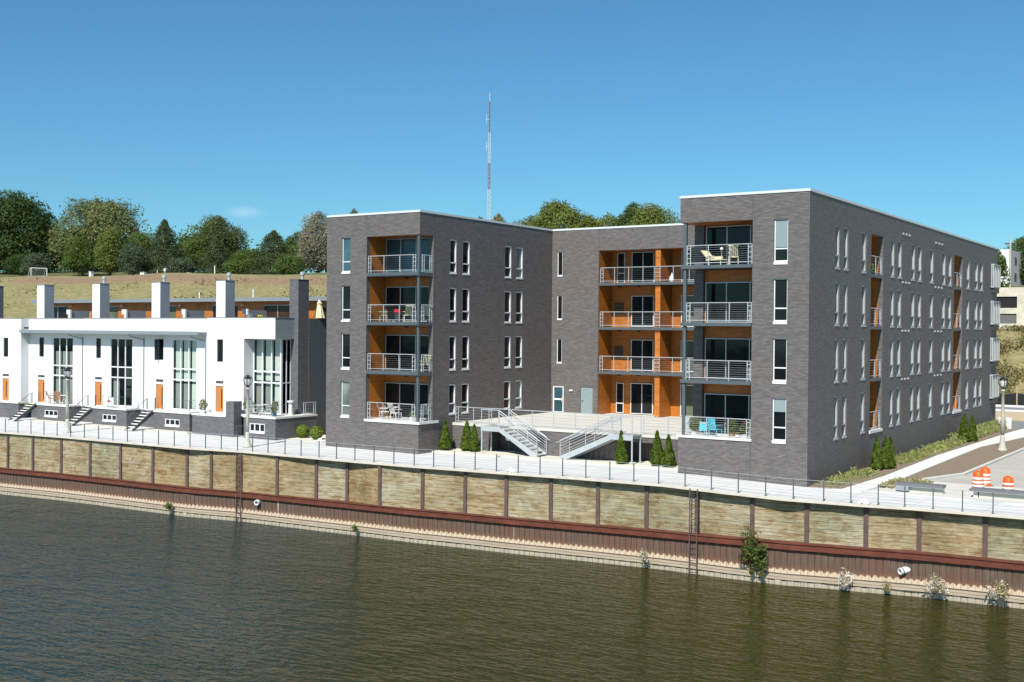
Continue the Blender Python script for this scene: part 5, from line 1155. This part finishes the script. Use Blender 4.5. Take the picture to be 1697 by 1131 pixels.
# ================================================================== FAR THINGS
mt = thing('radio_mast', (-510.6, 741, 20), 'tall thin red and white lattice radio mast far behind the roofs', 'mast')
SEG = [(20, 96, 'mast_white', 1.45), (96, 116.8, 'mast_white', 1.3), (116.8, 137, 'mast_red', 1.15), (137, 161, 'mast_white', .95), (161, 185, 'mast_red', .55), (185, 191.5, 'mast_white', .15)]
for z0, z1, m, w in SEG:
    mb = MB(); n = max(1, int((z1 - z0) / 3.2)); lg = .11 if w > .3 else .07
    c = [(-510.6 + w * math.cos(k * 2.094), 741 + w * math.sin(k * 2.094)) for k in range(3)]
    for k in range(3):
        mb.tube((*c[k], z0), (*c[k], z1), lg, n=5)
        for i in range(n if w > .3 else 0):
            a = z0 + (z1 - z0) * i / n; b = z0 + (z1 - z0) * (i + 1) / n; mb.tube((*c[k], a), (*c[(k + 1) % 3], b), .10, n=3); mb.tube((*c[(k + 1) % 3], a), (*c[k], b), .10, n=3)
    mb.build('mast_section', m, mt)
for z in (150, 171): MB().tube((-513.4, 741, z - 3), (-513.4, 741, z + 4), .12).tube((-513.4, 741, z), (-510.6, 741, z), .12).build('antenna', 'mast_white', mt)
# soccer goal at the crest
gx_, gy_ = -273.4, 187.2; gz = hgt(gx_, gy_) - .05; gt = thing('soccer_goal', (gx_, gy_, gz), 'small white soccer goal with net on the hill crest at left', 'goal')
A = Vector((gx_ - .2, gy_ - 2.3, gz)); B = Vector((gx_ + 1.4, gy_ + 1.3, gz)); K = Vector((-2.2, .6, 0)); U = Vector((0, 0, 2.0)); mb = MB()
for p in (A, B): mb.tube(p, p + U, .10); mb.tube(p + U, p + U + K * .35, .06); mb.tube(p + U + K * .35, p + K, .06)
mb.tube(A + U, B + U, .10); mb.tube(A + K, B + K, .06); mb.build('frame', 'white_plastic', gt)
mb = MB()
for k in range(9):
    q = A.lerp(B, k / 8); mb.tube(q + U, q + U + K * .35, .018, n=3); mb.tube(q + U + K * .35, q + K, .018, n=3)
for k in range(6): mb.tube(A + U.lerp(Vector(), k / 6) + K * (.35 + .65 * k / 6), B + U.lerp(Vector(), k / 6) + K * (.35 + .65 * k / 6), .018, n=3)
mb.build('net', 'net', gt)
# concrete building with open bays
gb = thing('concrete_building', (-28, 162.5, 8), 'pale weathered concrete building with open dark bays above the brush slope', 'building')
mb = MB(); hs = []
for k in range(7):
    x = -44.3 + k * 4.55; hs += [(x, x + 2.55, 11.05, 12.55, .18), (x + .1, x + 2.5, 9.0, 10.3, .18)]
wallface(mb, 'f', 162.5, -48, -12, 6.5, 13.75, hs); mb.quad((-48, 162.5, 13.75), (-12, 162.5, 13.75), (-12, 178, 13.75), (-48, 178, 13.75)); mb.quad((-12, 162.5, 6.5), (-12, 178, 6.5), (-12, 178, 13.75), (-12, 162.5, 13.75)); mb.build('wall', 'conc_old', gb)
for i, h_ in enumerate(hs):
    w_ = MB().box(h_[0], h_[1], 162.66, 162.68, h_[2], h_[3]).build('window', 'board_grey' if i != 6 else 'dark_void', gb)
# white building on the hill
wb = thing('white_building', (-41, 226, 15), 'white three storey building with small dark windows on the hill at the right edge', 'building')
mb = MB(); x1 = -40.5; zb = hgt(-42, 226) - 3; hs = [(-41.75, -41.15, 20.0, 20.5), (-41.75, -41.15, 20.7, 21.1), (-42.3, -41.1, 18.2, 18.65)]
wallface(mb, 'f', 226, -52, x1, zb, 23.1, hs, .2); mb.quad((-52, 226, 23.1), (x1, 226, 23.1), (x1, 262, 23.1), (-52, 262, 23.1)); mb.build('wall', 'stucco', wb)
for h_ in hs: MB().box(h_[0], h_[1], 226.18, 226.2, h_[2], h_[3]).build('window', 'glass', wb)
mb = MB(); mb.quad((x1, 226, zb), (x1, 262, zb), (x1, 262, 23.1), (x1, 226, 23.1)); mb.build('side_wall', 'pink_wall', wb)
for y in (231, 238, 245, 252):
    for z in (17.6, 20.6): MB().box(x1, x1 + .05, y, y + 2.2, z, z + 1.4).build('window', 'glass_blind', wb)
up = thing('utility_pole', (-33.9, 190, 8), 'thin grey utility pole standing in front of the white building', 'pole')
MB().tube((-33.9, 190, hgt(-33.9, 190) - 1), (-33.9, 190, 22.6), .16, .12).build('pole', 'lamp_pole', up); MB().box(-34.7, -33.1, 189.95, 190.05, 21.4, 21.6).build('crossarm', 'bark', up)
sb = thing('road_sign', (-18.3, 101.3, -.3), 'small white double panel sign behind the right street lamp', 'sign')
for x in (-18.62, -18.02): MB().box(x - .19, x + .19, 101.25, 101.35, -.1, .78).build('panel', 'white_plastic', sb)
MB().box(-18.36, -18.28, 101.27, 101.33, -.4, .78).build('post', 'galv', sb)
for i, (px_, y, lab, kind) in enumerate(((-209.5, 190, 'thin white post left of the chimney tower on the crest', 'p'), (-230.5, 190.5, 'thin pale post on the crest above the fourth chimney', 'p'), (-228.3, 191, 'small round pale sign on the crest between two posts', 's'))):
    z = hgt(px_, y); t = thing('crest_post', (px_, y, z), lab, 'post'); MB().tube((px_, y, z - .3), (px_, y, z + (2.4 if i == 0 else 1.5)), .12 if i == 0 else .07).build('post', 'white_plastic', t)
    if kind == 's': MB().tube((px_, y - .08, z + 1.5), (px_, y - .02, z + 1.5), .45, n=14).build('disc', 'net', t)
for (x, y, w_, h_, lab) in ((-238.8, 193, 1.5, .9, 'small white utility box on the crest below the rounded olive tree'), (-255.5, 190, .8, 1.1, 'small white utility box among the left trees on the crest'), (-219.5, 191, .9, .7, 'little white box on the crest right of the round sign')):
    z = hgt(x, y); t = thing('utility_box', (x, y, z), lab, 'box', 'white boxes on the hill crest'); MB().box(x - w_ / 2, x + w_ / 2, y - .4, y + .4, z - .2, z + h_).build('box', 'white_plastic', t); MB().box(x - w_ / 2 - .08, x + w_ / 2 + .08, y - .48, y + .48, z + h_, z + h_ + .1).build('lid', 'net', t)
# woodland mass behind the single trees
rg = np.random.default_rng(77); n = 42000; x = rg.uniform(-420, -150, n); y = 246 + rg.normal(0, 4, n); top = 9.2 + 2.2 * np.sin(x * .13) + 1.6 * np.sin(x * .41 + 1) + 1.2 * np.sin(x * .9); top = np.where(x > -262, top * .80, top * 1.15)
z = np.array([hgt(a, min(b, 300)) for a, b in zip(x, y)]) + top * rg.uniform(0, 1, n) ** .7; o = leafmesh('distant_wood', np.stack([x, y, z], 1), rg.normal(size=(n, 3)) + [0, -.6, .4], .6, 'leaf_mid', None, 78, 1.5); o['kind'] = 'stuff'; tag(o, 'mass of dark green woodland behind the single trees on the hill', 'woodland')

# ================================================================== SMALL THINGS
def chair(x, y, z, rz, mat, lab, group='balcony chairs', recline=.25, name='chair'):
    t = thing(name, (x, y, z), lab, 'chair', group); t.rotation_euler.z = rz
    def b(nm, bm): o = bm.build(nm, mat); o.parent = t; return o
    MBb = MB(); MBb.box(-.26, .26, -.26, .26, .40, .44); b('seat', MBb)
    m = MB(); k = recline
    for i in range(5): a = -.24 + i * .10; m.quad((a, .24, .44), (a + .07, .24, .44), (a + .07, .24 + k, .98), (a, .24 + k, .98)); m.quad((a + .07, .26, .44), (a, .26, .44), (a, .26 + k, .98), (a + .07, .26 + k, .98))
    m.tube((-.26, .25 + k, .98), (.26, .25 + k, .98), .025); b('backrest', m)
    for sx in (-.25, .25):
        for sy in (-.24, .24): b('leg', MB().tube((sx, sy, 0), (sx, sy * .9, .42), .022, n=5))
        b('armrest', MB().box(sx - .03, sx + .03, -.26, .3, .62, .65))
    return t
def lounge(x, y, z, rz, mat, lab):
    t = thing('lounge_chair', (x, y, z), lab, 'chair', 'balcony chairs'); t.rotation_euler.z = rz
    for nm, bm in (('seat', MB().box(-.28, .28, -.9, .1, .28, .33)), ('armrest', MB().box(-.34, -.28, -.4, .2, .28, .52)), ('armrest', MB().box(.28, .34, -.4, .2, .28, .52))):
        o = bm.build(nm, mat); o.parent = t
    m = MB(); m.quad((-.28, .1, .33), (.28, .1, .33), (.28, .62, .85), (-.28, .62, .85)); m.quad((.28, .12, .31), (-.28, .12, .31), (-.28, .65, .83), (.28, .65, .83)); o = m.build('backrest', mat); o.parent = t
    for a in (-.8, .05):
        for s_ in (-.24, .24): o = MB().tube((s_, a, 0), (s_, a, .28), .025).build('leg', mat); o.parent = t
def table(x, y, z, r, mat, lab, group='outdoor tables'):
    t = thing('round_table', (x, y, z), lab, 'table', group); MB().lathe([(r, .70), (r, .73)], (x, y, z), 18).build('table_top', mat, t)
    for k in range(3):
        a = k * 2.09; MB().tube((x, y, z + .70), (x + r * .7 * math.cos(a), y + r * .7 * math.sin(a), z), .02, n=5).build('leg', mat, t)
def potted(x, y, z, r, h, W_, lab, leafm, potm='terracotta', fl=None, n=220, seed=1, name='potted_plant'):
    t = thing(name, (x, y, z), lab, 'plant', 'potted plants'); MB().lathe([(r * .7, 0), (r, r * 1.5), (r * 1.05, r * 1.6)], (x, y, z), 12).build('pot', potm, t)
    rg = np.random.default_rng(seed); d = rg.normal(size=(n, 3)); d /= np.linalg.norm(d, axis=1, keepdims=True); P = d * rg.uniform(.2, 1, (n, 1)) ** .5 * [W_ / 2, W_ / 2, h / 2] + [0, 0, r * 1.6 + h * .45]
    leafmesh('leaves', P, d + rg.normal(0, .5, (n, 3)), .075, leafm, t, seed, 2.2)
    if fl: d2 = rg.normal(size=(40, 3)); leafmesh('flower', d2 * [W_ * .16, W_ * .16, h * .1] + [0, 0, r * 1.6 + h * .95], d2, .07, fl, t, seed + 1)
# left wing, ground floor
chair(-47.05, 56.75, 1.95, 2.5, 'white_plastic', 'white garden chair left of the table on the left wing ground balcony'); chair(-45.75, 56.35, 1.95, 3.0, 'striped_cloth', 'pale striped chair on the left wing ground balcony')
table(-46.45, 56.95, 1.95, .38, 'white_plastic', 'small white round table on the left wing ground balcony'); potted(-46.35, 56.2, 1.95, .12, .25, .25, 'small yellow pot plant under the table on the left wing ground balcony', 'leaf_yellow', 'cream_cloth', seed=5, n=60)
potted(-44.25, 56.1, 1.95, .16, .4, .4, 'white pot beside the steel column on the left wing ground balcony', 'leaf_mid2', 'white_plastic', seed=6, n=80); chair(-43.95, 56.9, 1.95, -2.2, 'green_cloth', 'green folding chair behind the column on the left wing ground balcony')
# left wing, third level
chair(-44.9, 56.4, 8.05, -2.3, 'cream_cloth', 'cream reclining chair on the third level of the left wing', recline=.4); chair(-47.0, 56.6, 8.05, 2.2, 'green_cloth', 'grey green chair on the third level of the left wing'); chair(-43.9, 56.9, 8.05, -2.0, 'green_cloth', 'grey chair right of the column on the third level of the left wing')
rb = thing('cooler_box', (-46.2, 57.0, 8.05), 'small red box on a stand on the third level of the left wing', 'box'); MB().box(-46.4, -46.0, 56.9, 57.15, 8.65, 8.85).build('box', 'red_paint', rb); MB().box(-46.35, -46.05, 56.95, 57.1, 8.05, 8.65).build('stand', 'dark_steel', rb)
chair(-43.9, 56.85, 5.0, -2.2, 'cream_cloth', 'cream chair right of the column on the second level of the left wing')
# right wing
lounge(-25.2, 57.8, 11.13, 1.2, 'cream_cloth', 'low cream lounge chair on the top balcony of the right wing'); chair(-23.9, 57.5, 11.13, -2.8, 'cream_cloth', 'cream cushioned armchair on the top balcony of the right wing', recline=.3)
gl_ = thing('hanging_ball', (-24.75, 57.9, 11.7), 'white ball lantern on a thin stand on the top balcony of the right wing', 'lantern'); MB().lathe([(.01, 0), (.09, .05), (.09, .13), (.01, .18)], (-24.75, 57.9, 11.95), 10).build('ball', 'white_plastic', gl_); MB().tube((-24.75, 57.9, 11.13), (-24.75, 57.9, 11.96), .015).build('stand', 'galv', gl_)
potted(-26.0, 57.35, 2.0, .17, .8, .7, 'tall leafy plant at left end of the right wing ground balcony', 'leaf_mid2', 'white_plastic', seed=8, n=300); chair(-24.75, 57.3, 2.0, 2.9, 'turquoise', 'bright turquoise chair on the right wing ground balcony', recline=.12); table(-25.35, 57.55, 2.0, .42, 'white_plastic', 'white round table on the right wing ground balcony')
tw = thing('towel', (-25.35, 57.4, 2.6), 'light blue cloth draped over the table on the right wing ground balcony', 'towel'); m = MB(); m.quad((-25.6, 57.2, 2.745), (-25.05, 57.2, 2.745), (-25.05, 57.75, 2.745), (-25.6, 57.75, 2.745)); m.quad((-25.6, 57.12, 2.3), (-25.1, 57.12, 2.35), (-25.05, 57.2, 2.745), (-25.6, 57.2, 2.745)); m.build('cloth', 'turquoise', tw)
potted(-23.85, 57.4, 2.0, .17, .75, .75, 'bushy plant in pot right of the turquoise chair', 'leaf_mid', 'terracotta', seed=9, n=320); potted(-23.1, 57.35, 2.0, .16, .6, .55, 'flowering plant at right end of the right wing ground balcony', 'leaf_mid2', 'white_plastic', 'leaf_redleaf', seed=10, n=200)
potted(-23.4, 57.1, 2.0, .14, .12, .2, 'white pot on floor near the railing of the right wing ground balcony', 'leaf_weed', 'white_plastic', seed=11, n=40)
potted(-19.75, 67.9, 10.9, .12, .7, .45, 'trailing plant hanging on the top side balcony', 'leaf_weed', 'terracotta', seed=12, n=200)
lt = thing('lantern', (-34.1, 71.35, 10.95), 'white lantern standing at the railing of the top middle balcony', 'lantern'); MB().lathe([(.16, 0), (.20, .12), (.16, .32), (.06, .45), (.03, .6)], (-34.1, 71.4, 10.97), 12).build('body', 'white_plastic', lt)
# townhouse terraces
chair(-81.1, 56.75, 1.45, 2.8, 'terracotta', 'orange brown cafe chair outside the second townhouse', 'cafe chairs'); chair(-80.3, 56.8, 1.45, -2.6, 'terracotta', 'brown cafe chair nearer the lamp outside the second townhouse', 'cafe chairs'); table(-79.55, 56.75, 1.45, .3, 'white_plastic', 'tiny white table outside the second townhouse')
sg = thing('yard_sign', (-73.2, 56.35, 1.5), 'white board sign with red triangle in front of the near black window', 'sign'); MB().box(-74.0, -72.9, 56.22, 56.25, 1.72, 2.28).build('board', 'white_plastic', sg)
m = MB(); m.quad((-73.75, 56.21, 1.93), (-73.15, 56.21, 1.93), (-73.38, 56.21, 2.06), (-73.45, 56.21, 2.10)); m.build('triangle', 'red_paint', sg)
for x in (-73.6, -72.95): MB().tube((x, 56.24, 1.5), (x, 56.24, 1.75), .015).build('leg', 'steel', sg)
table(-58.1, 57.1, 1.6, .45, 'white_plastic', 'round white table in front of the glazed corner'); chair(-58.85, 57.05, 1.6, 1.6, 'galv', 'metal chair left of the round white table', 'cafe chairs'); chair(-57.3, 57.1, 1.6, -1.6, 'galv', 'metal chair right of the round white table', 'cafe chairs')
potted(-59.6, 57.2, 1.6, .22, .75, .75, 'pale leafy plant with dark red flowers beside the lamp', 'leaf_olive', 'white_plastic', 'leaf_redleaf', seed=20, n=260); potted(-56.65, 56.75, 1.6, .17, .85, .55, 'tall spiky plant at the corner of the glazed terrace', 'leaf_olive', 'slate_blue', seed=21, n=160); potted(-63.4, 56.5, 1.49, .17, .7, .65, 'leafy plant with yellow flowers on the brick box', 'leaf_olive', 'white_plastic', 'leaf_yellow', seed=22, n=220)
pd = thing('pedestal', (-56.75, 58.4, 1.6), 'white round pedestal bin on the side terrace by the chimney tower', 'pedestal'); MB().lathe([(.17, 0), (.15, .05), (.14, .85), (.24, .88), (.24, .98), (.1, 1.0)], (-56.75, 58.4, 1.6), 14).build('body', 'white_plastic', pd)
um = thing('parasol', (-57.02, 61.5, 7.5), 'closed cream parasol on the roof terrace beside the brick left wing', 'parasol'); MB().tube((-57.02, 61.5, 7.5), (-57.02, 61.5, 9.7), .03).build('pole', 'bark', um)
m = MB(); n = 16; prof = [(.03, 9.66), (.10, 9.5), (.17, 9.38), (.12, 9.33), (.22, 8.9), (.34, 8.35)]; pv = []
for i, (r, z) in enumerate(prof): pv.append([(-57.02 + r * (1 + .22 * (k % 2)) * math.cos(k * 6.283 / n), 61.5 + r * (1 + .22 * (k % 2)) * math.sin(k * 6.283 / n), z) for k in range(n)])
for a, b in zip(pv, pv[1:]):
    for k in range(n): m.quad(b[k], b[(k + 1) % n], a[(k + 1) % n], a[k])
m.build('canopy', 'cream_cloth', um)
gr_ = thing('kettle_grill', (-62.2, 59.6, 7.5), 'dark covered grill with arched lid behind the parapet beside the fourth white chimney', 'grill'); MB().lathe([(.45, 0), (.45, .2), (.38, .4), (.2, .56), (.02, .62)], (-62.6, 60.2, 8.1), 14).build('lid', 'steel', gr_); MB().box(-62.8, -62.4, 60.0, 60.4, 7.5, 8.1).build('stand', 'black', gr_)
potted(-61.4, 60.0, 7.85, .2, .3, .8, 'yellow flowers behind the parapet beside the grill', 'leaf_mid', 'terracotta', 'leaf_sun', seed=30, n=120)
potted(-58.6, 60.6, 7.9, .22, 1.0, .7, 'leafy shrub in pot behind the end parapet', 'leaf_olive', 'terracotta', seed=31, n=260)
tb_ = thing('leaning_board', (-82.0, 60.9, 7.5), 'small yellow brown board leaning on the first roof screen', 'board'); MB().lathe([(.02, 0), (.10, .2), (.12, .6), (.08, 1.0), (.01, 1.2)], (-82.1, 61.0, 7.6), 10).build('board', 'door_wood', tb_)
# white covers and scraps
for i, (x, y, z, lab) in enumerate(((-34.05, 51.75, 0, 'crumpled white plastic sheet by the railing below the terrace stairs'), (-15.7, 53.45, -.26, 'crumpled white plastic sheet by the railing near the seat wall'), (-52.9, 57.2, .09, 'white plastic stools by the corner of the left wing'))):
    rg = np.random.default_rng(300 + i); t = thing('plastic_sheet', (x, y, z), lab, 'sheet', 'white plastic scraps'); m = MB(); n = 10; g_ = {}
    for a in range(n):
        for b in range(n): u, v = (a / (n - 1) - .5), (b / (n - 1) - .5); g_[a, b] = (x + u * .55, y + v * .4, z + max(.01, .22 * math.exp(-((u * 3) ** 2 + (v * 3) ** 2)) + rg.uniform(-.05, .06)))
    for a in range(n - 1):
        for b in range(n - 1): m.quad(g_[a, b], g_[a + 1, b], g_[a + 1, b + 1], g_[a, b + 1])
    m.build('sheet', 'white_plastic', t)
wc = thing('watering_can', (-54.75, 58.5, .09), 'small teal watering can between the two round shrubs', 'watering can'); MB().lathe([(.14, 0), (.14, .26), (.06, .30)], (-54.75, 58.5, .09), 12).build('body', 'turquoise', wc); MB().tube((-54.75, 58.5, .2), (-54.45, 58.4, .48), .02).build('spout', 'turquoise', wc)
hb = thing('sawhorse', (-9.0, 62.2, -.33), 'rusty brown barrier leg at the right edge beyond the lone barrel', 'barrier')
for s_ in (0, .5): MB().tube((-9.6, 62.2 + s_, -.3), (-8.9, 62.2 + s_, .45), .05).build('leg', 'rust', hb)
MB().tube((-8.9, 62.1, .45), (-8.9, 62.8, .45), .05).build('rail', 'rust', hb)
